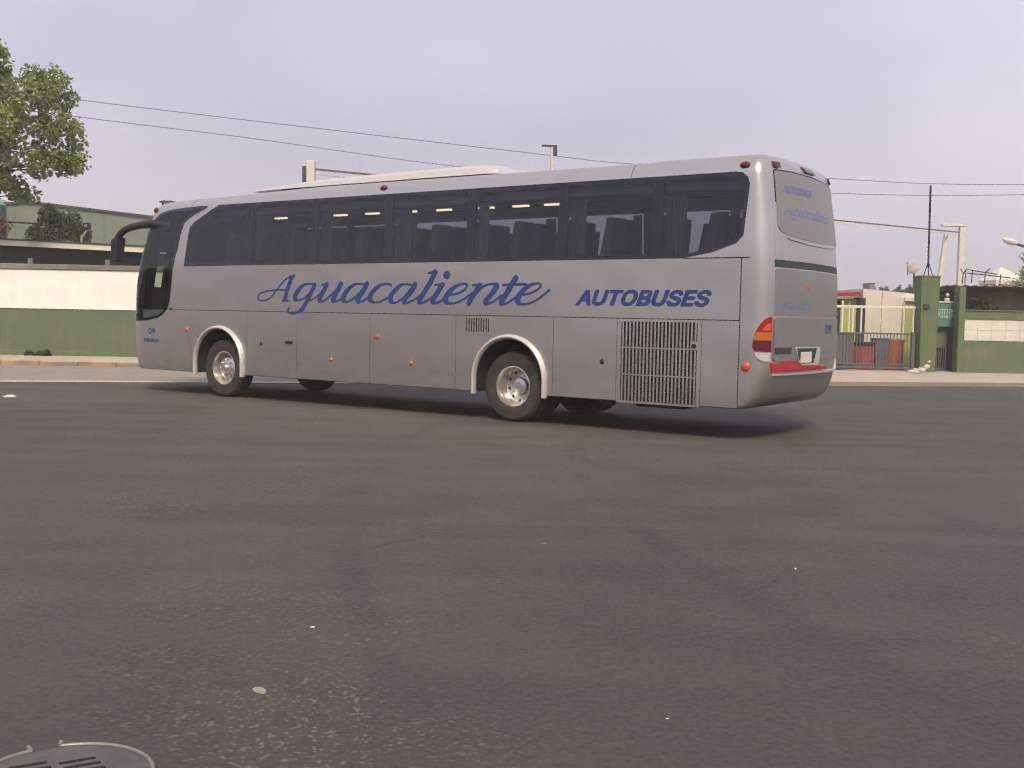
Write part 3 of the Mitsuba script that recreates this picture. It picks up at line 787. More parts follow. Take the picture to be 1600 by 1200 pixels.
def leaf(name, a, b, c, dt=.6): bs(name, {'type': 'principledthin', 'base_color': proc(leaf_col(a, b, c)), 'roughness': .6, 'diff_trans': dt, 'spec_trans': 0.0})
leaf('leaf_bright', (.19, .26, .085), (.32, .39, .14), (.44, .46, .22), 1.1)
leaf('leaf_dark', (.035, .06, .025), (.065, .095, .035), (.11, .12, .05))
leaf('leaf_far', (.06, .085, .07), (.085, .11, .085), (.10, .12, .10))
leaf('leaf_rust', (.14, .06, .04), (.20, .10, .06), (.16, .13, .05))

# ground sheets
gm = trimesh.Trimesh([[-400, -400, 0], [400, -400, 0], [400, 400, 0], [-400, 400, 0]], [[0, 1, 2], [0, 2, 3]], process=False)
put('ground', gm, 'asphalt', kind='structure')
EDGE = [(-80, -7.0), (-10.14, 6.48), (8.06, 10.34), (60, 20.5)]
def edge_k(a): return np.interp(a, [p[0] for p in EDGE], [p[1] for p in EDGE])
lp('street', sheet([(-80, -7.0), (-10.14, 6.48), (4.2, edge_k(4.2)), (4.2, 16.6), (-80, 16.6)], .006), 'street_concrete', kind='structure')
lp('edge_strip', sheet([(a, edge_k(a)) for a in (-80, -10.14, 4.2)] + [(a, edge_k(a) + .42) for a in (4.2, -10.14, -80)], .012), 'edge_concrete', kind='structure')
lp('pavement', sheet([(4.2, edge_k(4.2)), (8.06, 10.34), (60, 20.5), (60, 40), (4.2, 40)], .10, .14), 'pavement_concrete', kind='structure')
lp('yard_behind_wall', sheet([(-120, 16.8), (4.2, 16.8), (4.2, 160), (-120, 160)], .008), 'street_concrete', kind='structure')
# left kerb in stones, verge behind it
sw = thing('kerb', 'low kerb with worn orange yellow paint along the foot of the left wall', 'kerb')
r2 = random.Random(4)
for i in range(22):
    a = -24 + i * 1.0
    d = r2.uniform(-.015, .015)
    lp('stone', bx(a + .006, a + .994, 12.86 + d, 13.06 + d, -.02, .125 + r2.uniform(-.012, .012), .018), 'kerb_paint', sw)
lp('verge', sheet([(-80, 13.04), (3.0, 13.04), (3.0, 16.5), (-80, 16.5)], .115, .12), 'pavement_concrete', kind='structure')

# left wall
wl = thing('boundary_wall', 'long painted wall, white above and green below, left of the bus', 'wall')
lp('lower_band', bx(-60, 5.0, 16.50, 16.75, 0, 1.475), 'green_wall', wl)
lp('plinth', bx(-60, 5.0, 16.44, 16.50, 0, .24, .01), 'green_post', wl)
lp('upper_band', bx(-60, 5.0, 16.47, 16.75, 1.475, 2.61, .006), 'white_wall', wl)
lp('coping', bx(-60, 5.0, 16.42, 16.80, 2.61, 2.77, .02), 'coping_grey', wl)
for a in (-24.0, -13.74, -11.51, 1.0):
    lp('coping_stub', bx(a - .06, a + .06, 16.5, 16.62, 2.77, 2.93, .01), 'coping_grey', wl)

# shed with the cream fascia behind it
sh = thing('long_shed', 'long low dark shed with a cream roof edge, behind the left wall', 'shed')
def slope(a, z0=3.76, s=-.0315, a0=-17.14): return z0 + s * (a - a0)
def sl_box(a0, a1, k0, k1, za, zb):
    pts = [(a, k, (slope(a) if z is None else slope(a) + z)) for a in (a0, a1) for k in (k0, k1) for z in (za, zb)]
    return tm(m3.Manifold.hull_points(np.array(pts)))
lp('fascia', sl_box(-60, 3.5, 21.4, 21.5, -.185, 0), 'cream', sh)
lp('roof_sheet', sl_box(-60, 3.5, 21.36, 31, .002, .05), 'dark_steel', sh)
lp('wall', bx(-60, 3.4, 22.4, 22.6, 0, 2.9), 'dark_wall', sh)
lp('upper_wall', sl_box(-60, 3.4, 22.0, 22.2, -.9, -.19), 'dark_wall', sh)

# green warehouse
wh = thing('warehouse', 'big pale green warehouse with a sloping roofline behind the shed', 'warehouse')
wp = Polygon([(-33.6, 0), (-33.6, 8.45), (-32.0, 8.60), (-24, 7.79), (-17.5, 7.33), (-9, 6.72), (-9, 0)])
m = extrude(wp, 25); v = np.array(m.vertices); m.vertices = np.c_[v[:, 0], 60 + v[:, 2], v[:, 1]]; m.invert(); m.fix_normals()
lp('wall', m, 'cladding_green', wh)
for a0, z0, a1, z1 in ((-33.7, 8.45, -32.0, 8.60), (-32.0, 8.60, -24, 7.79), (-24, 7.79, -17.5, 7.33), (-17.5, 7.33, -8.9, 6.71)):
    lp('roof_edge', tm(m3.Manifold.hull_points(np.array([(a, k, z + d) for a, z in ((a0, z0), (a1, z1)) for k in (59.8, 85.2) for d in (.0, .12)]))), 'dark_steel', wh)
for a in np.arange(-33.0, -9, 3.0):
    lp('cladding_seam', bx(a - .03, a + .03, 59.95, 60.0, 0, float(np.interp(a, [-33.6, -32, -24, -17.5, -9], [8.45, 8.6, 7.79, 7.33, 6.72])) - .05), 'cladding_green', wh)
tb = thing('small_teal_roof', 'teal gable roof end at the far left edge of the photo', 'roof')
lp('gable', tm(m3.Manifold.hull_points(np.array([(-44, 58, 0), (-34.0, 58, 0), (-44, 66, 0), (-34.0, 66, 0), (-34.0, 58, 8.45), (-34.0, 66, 8.45), (-40, 58, 10.6), (-40, 66, 10.6), (-44, 58, 9.4), (-44, 66, 9.4)]))), 'teal_paint', tb)


# trees: real leaves round clump centres, limbs to the clumps
def leaves(centres, rad, per, size, seed, squash=1.0):
    r = np.random.default_rng(seed); V, F = [], []
    c = np.repeat(np.asarray(centres, float), per, 0); n = len(c)
    R = np.repeat(np.broadcast_to(np.asarray(rad, float), (len(centres),)), per)
    d = r.normal(size=(n, 3)); d /= np.linalg.norm(d, axis=1, keepdims=True)
    pos = c + d * (R * r.uniform(.25, 1.0, n) ** .6)[:, None] * np.array([1, 1, squash])
    nrm = d * .5 + r.normal(size=(n, 3)) * .6 + np.array([0, 0, .5]); nrm /= np.linalg.norm(nrm, axis=1, keepdims=True)
    t = np.cross(nrm, r.normal(size=(n, 3))); t /= np.linalg.norm(t, axis=1, keepdims=True); b = np.cross(nrm, t)
    s = size * r.uniform(.6, 1.25, n)[:, None]
    tip, l, rr_, base = pos + t * s * .6, pos + b * s * .38 + nrm * s * .1 - t * s * .05, pos - b * s * .38 + nrm * s * .1 - t * s * .05, pos - t * s * .5
    v = np.stack([base, l, tip, rr_], 1).reshape(-1, 3); k = np.arange(n)[:, None] * 4
    f = np.vstack([k + [0, 2, 1], k + [0, 3, 2]])
    return trimesh.Trimesh(v, f, process=False)


def limbs(trunk, centres, r0, seed):
    ms = [tube(spline(trunk, 5), np.linspace(r0, r0 * .35, (len(trunk) - 1) * 5 + 1), 9)]
    r = np.random.default_rng(seed); tp = spline(trunk, 5)
    for c in centres:
        c = np.asarray(c, float); ok = tp[:, 2] < c[2] - .1
        s = tp[ok][np.argmin(((tp[ok] - c) ** 2).sum(1))] if ok.any() else tp[0]
        mid = (s + c) / 2 + r.normal(size=3) * .12
        ms.append(tube(spline([s, mid, c], 4), np.linspace(r0 * .28, r0 * .05, 9), 5))
    return cat(ms)


def px(x, y): return -16.09 + .0201 * x, 9.92 - .0203 * (y - 65) - .0003 * x
OUT = Polygon([px(*p) for p in [(-150, 40), (-60, 20), (0, 62), (22, 84), (45, 78), (72, 72), (88, 100), (104, 120), (128, 148), (122, 175), (134, 190), (120, 215), (126, 250), (116, 270), (88, 262), (66, 282), (52, 312), (20, 312), (0, 300), (-60, 330), (-170, 300), (-200, 160)]])
r3 = np.random.default_rng(11)
cen = []
while len(cen) < 290:
    a, z = r3.uniform(OUT.bounds[0], OUT.bounds[2]), r3.uniform(OUT.bounds[1], OUT.bounds[3])
    if not OUT.buffer(-.16).contains(Point(a, z)): continue
    dd = OUT.exterior.distance(Point(a, z)); th = min(1.9, .35 + dd * .95)
    cen.append((a, 20 + r3.uniform(-th, th), z))
tr = thing('street_tree', 'leafy yellow green tree rising behind the wall at the top left', 'tree')
lp('crown', leaves(cen, r3.uniform(.24, .50, len(cen)), 64, .165, 3), 'leaf_bright', tr)
lp('trunk', limbs([(-18.2, 20, 0), (-18.1, 20.1, 2.6), (-17.7, 20, 4.8), (-17.2, 20, 6.6), (-16.6, 20.1, 8.4), (-16.2, 20, 9.4)], cen[::6], .17, 2), 'bark', tr, 40)
bt = thing('round_tree', 'dark green round topped tree in front of the green warehouse', 'tree')
r4 = np.random.default_rng(5); cen = []
for _ in range(110):
    d = r4.normal(size=3); d /= np.linalg.norm(d); c = np.array([-18.25, 30, 4.35]) + d * np.array([1.30, 1.15, 1.36]) * r4.uniform(.35, 1) ** .5
    cen.append(c)
cen += [(-17.3, 29.8, 3.9), (-16.95, 29.7, 3.85), (-19.3, 29.8, 3.9)]
lp('crown', leaves(cen, r4.uniform(.20, .36, len(cen)), 75, .12, 6), 'leaf_dark', bt)
lp('trunk', limbs([(-18.3, 30, 0), (-18.2, 30, 2.2), (-18.25, 30, 4.2)], cen[::6], .14, 3), 'bark', bt, 40)
rb = thing('rusty_bush', 'small reddish leafed bush at the far left edge above the shed roof', 'bush')
cen = np.array([(-20.55, 30, 4.75)]) + r4.normal(size=(14, 3)) * [.2, .25, .25]
lp('crown', leaves(cen, .24, 34, .11, 8), 'leaf_rust', rb)
lp('trunk', limbs([(-20.5, 30, 0), (-20.45, 30, 2.5), (-20.5, 30, 4.7)], cen[::3], .07, 4), 'bark', rb, 40)

# posts and lamps on the left
fl = thing('floodlight', 'small box floodlight on a pale stub post beside the round tree', 'floodlight')
lp('post', tube(spline([(-15.06, 24, 0), (-15.06, 24, 3.7), (-14.98, 24, 4.1), (-14.86, 24, 4.3)], 5), .04, 8), 'cream', fl, 40)
lp('head', bx(-14.96, -14.72, 23.9, 24.1, 4.32, 4.56, .03), 'dark_steel', fl)
lp('lens', bx(-14.90, -14.80, 23.885, 23.899, 4.40, 4.50, .004), 'white_steel', fl)
pf = thing('pipe_frame', 'thin rusty pipe frame standing at the left edge above the shed roof', 'frame')
lp('upright', tube([(-16.95, 25, 0), (-16.95, 25, 4.58)], .03, 8), 'rust_pipe', pf, 40)
lp('top_bar', tube([(-19.5, 25, 4.66), (-16.95, 25, 4.57)], .03, 8), 'rust_pipe', pf, 40)
lp('upright', tube([(-19.4, 25, 0), (-19.4, 25, 4.66)], .03, 8), 'rust_pipe', pf, 40)
ls = thing('street_lamp', 'street lamp with a flat dark head showing over the front of the bus roof', 'street lamp')
lp('pole', tube([(-16.95, 40, 0), (-16.95, 40, 6.85)], .06, 10), 'dark_steel', ls, 40)
lp('head', tm(m3.Manifold.hull_points(np.array([(a, k, z) for a, w, h in ((-17.12, .06, .05), (-16.9, .14, .12), (-16.45, .14, .10), (-16.32, .05, .05)) for k in (40 - w, 40 + w) for z in (6.90 - h * .5, 6.90 + h * .6)]))), 'dark_steel', ls)
ls = thing('street_lamp', 'pale lamp pole with a flat arm rising behind the middle of the bus roof', 'street lamp')
lp('pole', tube([(1.56, 20, 0), (1.56, 20, 7.0)], .055, 10), 'white_steel', ls, 40)
lp('arm', bx(1.22, 1.60, 19.93, 20.07, 7.00, 7.045, .008), 'dark_steel', ls)
lp('box', bx(1.60, 1.72, 19.9, 20.1, 6.72, 7.04, .01), 'dark_steel', ls)
ls = thing('street_lamp', 'rounded lamp head on an arm reaching in from the right edge', 'street lamp')
hd = trimesh.creation.icosphere(3); hv = np.array(hd.vertices) * [.27, .12, .085]; hv[:, 2] += np.where(hv[:, 2] < 0, hv[:, 2] * .35, 0)
hd.vertices = hv; hd.apply_transform(trimesh.transformations.rotation_matrix(.28, [0, 1, 0])); hd.apply_translation([16.60, 20, 4.27])
lp('head', hd, 'white_steel', ls, True)
lp('arm', tube(spline([(16.72, 20, 4.22), (17.1, 20, 4.10), (17.9, 20, 3.98), (18.6, 20, 3.8)], 4), .045, 8), 'dark_steel', ls, 40)
lp('pole', tube([(18.6, 20, 0), (18.6, 20, 4.1)], .07, 10), 'dark_steel', ls, 40)

# the white gantry over the street
ga = thing('gantry', 'tall white gantry, its long beam running behind the bus to two white posts', 'gantry')
lp('post', bx(-4.66, -4.47, 10.2, 10.4, 0, 5.06, .01), 'white_steel', ga)
lp('bracket', bx(-4.76, -4.662, 10.22, 10.38, 4.55, 4.93, .008), 'dark_steel', ga)
lp('post', bx(16.60, 16.78, 23.9, 24.1, 0, 5.06, .01), 'white_steel', ga)
lp('post', tm(hull2(mbox(15.55, 15.72, 23.9, 24.05, 0, .1), mbox(16.05, 16.16, 23.9, 24.05, 4.7, 4.8))), 'white_steel', ga)
lp('cap_beam', bx(15.95, 16.80, 23.88, 24.12, 5.062, 5.15, .01), 'white_steel', ga)
def beam(p, q_, w, h):
    p, q_ = np.array(p, float), np.array(q_, float); d = q_ - p; s = np.cross(d, [0, 0, 1]); s /= np.linalg.norm(s)
    return tm(m3.Manifold.hull_points(np.array([e + s * a * w / 2 + np.array([0, 0, b * h / 2]) for e in (p, q_) for a in (-1, 1) for b in (-1, 1)])))
lp('beam', beam((-4.47, 10.3, 4.87), (16.60, 24.0, 4.86), .06, .040), 'beam_grey', ga)
lp('beam', beam((-4.47, 10.32, 4.76), (16.60, 24.02, 4.79), .05, .03), 'white_steel', ga)

# wires
def wire(name, pts, label):
    k = thing(name, label, 'wire', kind=None)
    scene[k] = mikit.ply(loc(tube(spline(pts, 8), .0105, 5)), 'wire_dark', True)
wire('power_line', [(-26, 22, 9.75), (-14.21, 22, 8.51), (-6.45, 22, 7.76), (1.83, 22, 6.99), (4.02, 22, 6.80), (11.28, 22, 6.43), (17.92, 22, 6.36), (34, 22, 6.9)], 'upper of the two thin power lines crossing the sky')
wire('power_line', [(-26, 22, 9.2), (-14.11, 22, 7.93), (-8.39, 22, 7.35), (-2.09, 22, 6.62), (5.0, 22, 6.12), (11.52, 22, 5.93), (17.94, 22, 6.02), (34, 22, 6.7)], 'lower of the two thin power lines crossing the sky')

# ------------------------------------------------------------------ right side
gt = thing('entrance_gate', 'grey barred gate with a white upper frame, between the bus and the green pillar', 'gate')
for z in (.20, .30, 1.21): lp('rail', bx(7.2, 12.26, 16.56, 16.60, z - .022, z + .022, .004), 'gate_grey', gt)
for i in range(50):
    a = 7.25 + i * .1
    lp('bar', bx(a - .011, a + .011, 16.57, 16.59, .14, 1.235), 'gate_grey', gt)
lp('lower_plate', bx(7.2, 10.45, 16.605, 16.615, .14, 1.20), 'gate_grey', gt)
lp('top_rail', bx(7.2, 12.26, 16.55, 16.61, 1.955, 2.03, .006), 'white_steel', gt)
for a in (8.4, 9.2, 10.09, 10.40, 10.65, 12.20): lp('upright', bx(a - .022, a + .022, 16.56, 16.60, 1.235, 1.955 if a != 10.09 else 2.16), 'white_steel', gt)
for a in (7.3, 12.22): lp('post', bx(a - .05, a + .05, 16.52, 16.64, .1, 1.27, .006), 'gate_grey', gt)

kb = thing('gate_kiosk', 'lime green kiosk with dark openings and a red tiled roof, behind the gate', 'kiosk')
lp('wall', bx(9.4, 11.17, 18.6, 20.5, .1, 2.26), 'lime_wall', kb)
lp('opening', bx(10.52, 10.66, 18.585, 18.60, .9, 2.2), 'dark_wall', kb); lp('opening', bx(9.7, 10.2, 18.585, 18.60, .9, 2.2), 'dark_wall', kb)
lp('window_bar', bx(10.92, 10.96, 18.57, 18.598, .9, 2.2), 'cream', kb)
lp('side_post', bx(11.17, 11.42, 18.5, 18.9, .1, 2.30), 'dark_wall', kb)
lp('roof', tm(m3.Manifold.hull_points(np.array([(9.2, 18.3, 2.27), (11.22, 18.3, 2.36), (9.2, 20.8, 2.3), (11.22, 20.8, 2.4), (9.2, 18.3, 2.36), (11.20, 18.3, 2.47), (9.4, 20.0, 2.5), (11.0, 20.0, 2.56)]))), 'roof_tile', kb)
wb = thing('white_building', 'plain white building behind the gate with a slanting roof edge', 'building')
m = extrude(Polygon([(11.50, .1), (11.50, 2.60), (12.76, 2.50), (14.2, 2.38), (14.2, .1)]), 3); v = np.array(m.vertices); m.vertices = np.c_[v[:, 0], 19 + v[:, 2], v[:, 1]]; m.fix_normals()
lp('wall', m, 'white_tile', wb)
lp('wall_seam', bx(12.10, 12.115, 18.992, 19.0, .1, 2.52), 'coping_grey', wb)
lp('lime_panel', bx(12.82, 13.9, 18.94, 18.999, .1, 2.06), 'lime_wall', wb)
lp('panel_post', bx(12.76, 12.82, 18.90, 18.95, .1, 2.2), 'white_steel', wb)
lp('eave', bx(12.80, 14.3, 18.85, 19.0, 2.22, 2.36, .01), 'white_steel', wb)
for i, (a, k, lab) in enumerate(((11.05, 17.4, 'round red barrel with a dark rim behind the gate, left of two'), (12.02, 17.6, 'red barrel beside the green pillar behind the gate'))):
    b = thing('barrel', lab, 'barrel')
    lp('drum', lathe([(0, .1), (.27, .1), (.30, .14), (.31, .42), (.30, .44), (.31, .46), (.30, .82 + .1 * i), (0, .82 + .1 * i)], 28).apply_translation([a, k, 0]), 'barrel_red', b, 40)
    lp('rim', lathe([(.25, .82 + .1 * i), (.325, .82 + .1 * i), (.325, .92 + .1 * i), (.25, .94 + .1 * i), (.25, .82 + .1 * i)], 28).apply_translation([a, k, 0]), 'underbody' if i == 0 else 'barrel_red', b, 40)
bi = thing('dark_bin', 'dark bin standing between the two red barrels', 'bin')
lp('tub', tm(hull2(mbox(11.38, 11.72, 17.3, 17.6, .1, .12), mbox(11.34, 11.76, 17.26, 17.64, .95, 1.0))), 'gate_grey', bi); lp('lid', bx(11.32, 11.78, 17.24, 17.66, 1.002, 1.06, .02), 'dark_steel', bi)

pl = thing('gate_pillar', 'tall tapered green pillar at the end of the gate', 'pillar')
lp('shaft', tm(hull2(mbox(12.35, 12.80, 16.30, 16.75, .1, .12), mbox(12.27, 12.82, 16.24, 16.80, 2.86, 2.88))), 'green_post', pl)
lp('cap', bx(12.25, 12.84, 16.22, 16.82, 2.882, 2.94, .012), 'green_post', pl)
lp('hinge_box', bx(12.36, 12.52, 16.18, 16.262, 1.97, 2.10, .01), 'dark_steel', pl)
ms = thing('radio_mast', 'thin dark mast on little tripod legs on top of the green pillar', 'mast')
lp('pole', tube([(12.55, 16.5, 3.18), (12.52, 16.5, 5.57)], [.028, .034], 8), 'mast_dark', ms, 40)
for d in ((-.13, 0), (.10, -.1), (.06, .12)): lp('leg', tube([(12.555 + d[0], 16.5 + d[1], 2.94), (12.55, 16.5, 3.35)], .014, 6), 'mast_dark', ms, 40)
sd = thing('satellite_dish', 'white satellite dish peeping out behind the top of the green pillar', 'satellite dish')
dm = lathe([(0, 0), (.08, .01), (.15, .035), (.20, .065), (.205, .08), (.15, .05), (.08, .024), (0, .014)], 30)
dm.apply_transform(trimesh.transformations.rotation_matrix(2.1, [0, 1, 0])); dm.apply_transform(trimesh.transformations.rotation_matrix(.95, [0, 0, 1])); dm.apply_translation([13.22, 19.4, 3.34])
lp('dish', dm, 'pale_grey', sd, 40)
lp('arm', tube([(13.22, 19.4, 3.22), (13.0, 19.3, 3.08), (12.94, 19.2, 3.48)], .012, 6), 'dark_steel', sd, 40); lp('stand', tube([(13.26, 19.42, 2.4), (13.26, 19.42, 3.3)], .03, 8), 'dark_steel', sd, 40)

gs = thing('teal_sign', 'teal sign with pale lettering between the green pillar and the right wall', 'sign')
lp('board', bx(12.86, 13.66, 17.0, 17.06, 1.44, 2.155, .008), 'teal_paint', gs)
lp('top_edge', bx(12.84, 13.68, 16.97, 17.09, 2.16, 2.21, .008), 'white_steel', gs)
tx = fit(word('C RIIIIN', .2, False), 12.93, 13.60, 1.72, 1.98); v = np.array(tx.vertices); tx.vertices = np.c_[v[:, 0], 16.999 - v[:, 2], v[:, 1]]
lp('lettering', tx, 'sign_white', gs)
for a in (12.88, 13.64): lp('post', bx(a - .03, a + .03, 17.09, 17.15, .1, 2.15), 'dark_steel', gs)
sg = thing('side_gate', 'dark green side gate under the teal sign', 'gate')
lp('upper_sheet', bx(12.90, 13.44, 17.20, 17.22, .86, 1.43), 'green_post', sg)
lp('frame', cat([bx(12.86, 12.90, 17.18, 17.24, .14, 1.43), bx(13.44, 13.48, 17.18, 17.24, .14, 1.43), bx(12.9, 13.44, 17.19, 17.23, .80, .855), bx(12.9, 13.44, 17.19, 17.23, .14, .19)]), 'gate_grey', sg)
for i in range(8): lp('bar', bx(12.93 + i * .065, 12.955 + i * .065, 17.20, 17.22, .19, .80), 'gate_grey', sg)
lp('back_sheet', bx(12.90, 13.44, 17.26, 17.27, .19, .80), 'dark_wall', sg)
gl = thing('globe_lamp', 'small white globe on a white block over the teal sign', 'lamp')
lp('block', bx(13.31, 13.43, 16.97, 17.09, 2.215, 2.31, .008), 'white_steel', gl)
gs_ = trimesh.creation.icosphere(2, .055); gs_.apply_translation([13.38, 17.03, 2.40]); lp('globe', gs_, 'white_steel', gl, True)
lp('neck', bx(13.35, 13.41, 17.0, 17.06, 2.312, 2.35), 'dark_steel', gl)
kn = lathe([(0, 0), (.05, 0), (.03, .04), (.055, .09), (.03, .14), (0, .15)], 16).apply_translation([13.03, 17.03, 2.212]); lp('knob', kn, 'dark_steel', gs, 40)

wr = thing('street_wall', 'green wall with a white tiled band, at the right edge', 'wall')
lp('lower_band', bx(13.52, 44, 16.5, 16.75, .0, 1.045), 'green_wall', wr)
lp('upper_band', bx(13.52, 44, 16.5, 16.75, 1.69, 1.93), 'green_wall', wr)
lp('backing', bx(13.7, 44, 16.56, 16.70, 1.045, 1.69), 'coping_grey', wr)
lp('coping', bx(13.50, 44, 16.46, 16.79, 1.93, 1.965, .008), 'green_post', wr)
lp('end_post', bx(13.50, 13.69, 16.44, 16.80, 0, 2.64, .01), 'green_post', wr)
r5 = random.Random(9)
for i in range(60):
    a = 13.70 + i * .42
    for j in range(2):
        lp('tile', bx(a + .003, a + .417, 16.535 + r5.uniform(-.002, .002), 16.559, 1.05 + j * .318 + .003, 1.05 + (j + 1) * .318 - .003, .003), 'white_tile', wr)
sh2 = thing('roadside_shed', 'brown shed with a ragged corrugated roof behind the right wall', 'shed')
lp('back_wall', bx(13.9, 40, 17.9, 18.1, .1, 2.56), 'shed_back', sh2)
lp('corner_post', bx(13.72, 13.86, 17.2, 17.34, .1, 2.66, .008), 'lime_wall', sh2)
lp('side_wall', bx(13.86, 13.95, 17.36, 18.6, .1, 2.50), 'dark_wall', sh2)
xs = np.arange(13.35, 40, .0375); zs = 2.70 + .018 * np.sin(xs * 2 * np.pi / .30) + .03 * (meshkit.fbm(np.c_[xs * .9, xs * 0, xs * 0], 3, 2) - .5)
top = np.c_[xs, np.full(len(xs), 16.95), zs]; bot = np.c_[xs, np.full(len(xs), 20.5), zs - .25]
v = np.vstack([top, bot, top - [0, 0, .012], bot - [0, 0, .012]]); n_ = len(xs); f = []
for i in range(n_ - 1):
    f += [[i, i + 1, n_ + i + 1], [i, n_ + i + 1, n_ + i], [2 * n_ + i, 3 * n_ + i + 1, 2 * n_ + i + 1], [2 * n_ + i, 3 * n_ + i, 3 * n_ + i + 1], [i, 2 * n_ + i + 1, i + 1], [i, 2 * n_ + i, 2 * n_ + i + 1]]
lp('corrugated_roof', trimesh.Trimesh(v, f, process=False), 'roof_sheet', sh2)
gb = thing('garden_bush', 'dark bush in the shade behind the right wall', 'bush')
cen = np.array([(14.62, 17.3, 1.95)]) + r4.normal(size=(34, 3)) * [.20, .12, .16]; cen = np.vstack([cen, np.array([(14.62, 17.3, .9)]) + r4.normal(size=(24, 3)) * [.2, .12, .4]])
lp('crown', leaves(cen, .12, 46, .07, 12), 'leaf_dark', gb); lp('stem', limbs([(14.62, 17.3, .1), (14.6, 17.3, 1.0), (14.62, 17.3, 1.9)], cen[:12:3], .04, 7), 'bark', gb, 40)
ra = thing('roof_frame', 'tangle of bent metal bars on the corrugated roof', 'frame')
def zr(k): return 2.72 + (k - 16.95) * .096
for pts in ([(14.05, 17.6, 2.75), (14.07, 17.6, 3.10), (13.98, 17.6, 3.22)], [(14.07, 17.6, 3.05), (14.16, 17.6, 3.2)], [(14.22, 17.8, 2.78), (14.24, 17.8, 3.22), (14.62, 17.8, 3.16), (15.2, 17.8, 3.08)],
            [(14.42, 17.8, 2.8), (14.44, 17.8, 3.19)], [(14.28, 17.8, 3.1), (14.8, 17.8, 3.06), (15.6, 17.8, 2.98)], [(14.82, 17.8, 2.8), (14.84, 17.8, 3.12), (14.98, 17.8, 3.26)], [(15.3, 17.8, 2.8), (15.32, 17.8, 3.08)]):
    lp('bar', tube(pts, .017, 6), 'dark_steel', ra, 40)
pw = thing('white_tent', 'small white peaked roof beyond the corrugated roof', 'tent')
c_ = (17.3, 26, 4.35)
lp('canopy', trimesh.Trimesh([(18.95, 26, 3.26), (20.3, 26, 3.20), (20.3, 27.5, 3.2), (18.95, 27.5, 3.26), (19.45, 26.7, 3.80), (18.95, 26, 3.1), (20.3, 26, 3.05), (20.3, 27.5, 3.05), (18.95, 27.5, 3.1)], [[0, 1, 4], [1, 2, 4], [2, 3, 4], [3, 0, 4], [0, 5, 6], [0, 6, 1], [1, 6, 7], [1, 7, 2], [2, 7, 8], [2, 8, 3], [3, 8, 5], [3, 5, 0]], process=False), 'white_steel', pw)
for a, k in ((19.0, 26.05), (20.2, 26.05), (20.2, 27.4), (19.0, 27.4)): lp('post', bx(a - .04, a + .04, k - .04, k + .04, .1, 3.1), 'white_steel', pw)
tr2 = thing('roadside_tree', 'bright green tree at the right edge above the shed roof', 'tree')
cen = np.array([(19.35, 24, 3.05)]) + r4.normal(size=(70, 3)) * [.30, .4, .34]
lp('crown', leaves(cen, .26, 40, .10, 14), 'leaf_bright', tr2); lp('trunk', limbs([(19.5, 24, .1), (19.45, 24, 1.6), (19.4, 24, 2.9)], cen[::5], .10, 9), 'bark', tr2, 40)

# far row of trees behind the gate, one block among them
for i in range(9):
    a = 36.5 + i * .66 + r5.uniform(-.15, .15); h = 5.2 + r5.uniform(-.28, .18)
    ft = thing('far_tree', 'hazy grey green tree in the far row behind the gate', 'tree', 'far trees behind the gate')
    cen = np.array([(a, 90 + r5.uniform(-1, 1), h - .75)]) + r4.normal(size=(30, 3)) * [.24, .3, .30]
    lp('crown', leaves(cen, .20, 34, .15, 20 + i), 'leaf_far', ft); lp('trunk', limbs([(a, 90, 0), (a, 90, 2), (a, 90, h - 1)], cen[::6], .13, 4), 'bark', ft, 40)
fbk = thing('far_block', 'small grey block standing left of the far trees', 'building')
lp('wall', bx(35.75, 36.22, 89, 91, 0, 5.25), 'coping_grey', fbk); lp('roof', bx(35.70, 36.27, 88.95, 91.05, 5.25, 5.32), 'dark_steel', fbk)

# ------------------------------------------------------------------ small things on the ground
mh_ = thing('manhole_cover', 'round iron manhole cover with a pale raised rim and dark slots, bottom left corner', 'manhole cover')
MC = np.array([5.877, -10.817]); MR = .284
put('plate', lathe([(0, .002), (MR - .006, .002), (MR - .006, .010), (0, .010)], 64).apply_translation([*MC, 0]), 'iron', mh_, 30)
def ring_arc(t0, t1):
    t = np.radians(np.linspace(t0, t1, 60)); return np.c_[MC[0] + MR * np.cos(t), MC[1] + MR * np.sin(t), np.full(60, .012)]
put('rim', tube(ring_arc(166 - 360, 147), .0075, 10), 'worn_steel', mh_, 40)
for t in (147, 166):
    c, s = math.cos(math.radians(t)), math.sin(math.radians(t))
    put('rim_tab', tube([(MC[0] + MR * c, MC[1] + MR * s, .012), (MC[0] + (MR + .035) * c, MC[1] + (MR + .035) * s, .013)], .0085, 10), 'worn_steel', mh_, 40)
sdv = np.array([.054, .109]); sdv /= np.linalg.norm(sdv); snv = np.array([sdv[1], -sdv[0]])
for i in range(7):
    for j in (0, 1):
        c = np.array([5.791, -10.699]) + snv * (i * .046 - j * .030) + sdv * (.009 * i - j * .150)
        if np.linalg.norm(c - MC) > MR - .06: continue
        b = bx(-.058, .058, -.0085, .0085, .0101, .0125, .002); b.apply_transform(trimesh.transformations.rotation_matrix(math.atan2(sdv[1], sdv[0]), [0, 0, 1])); b.apply_translation([*c, 0])
        put('slot', b, 'hole_dark', mh_)


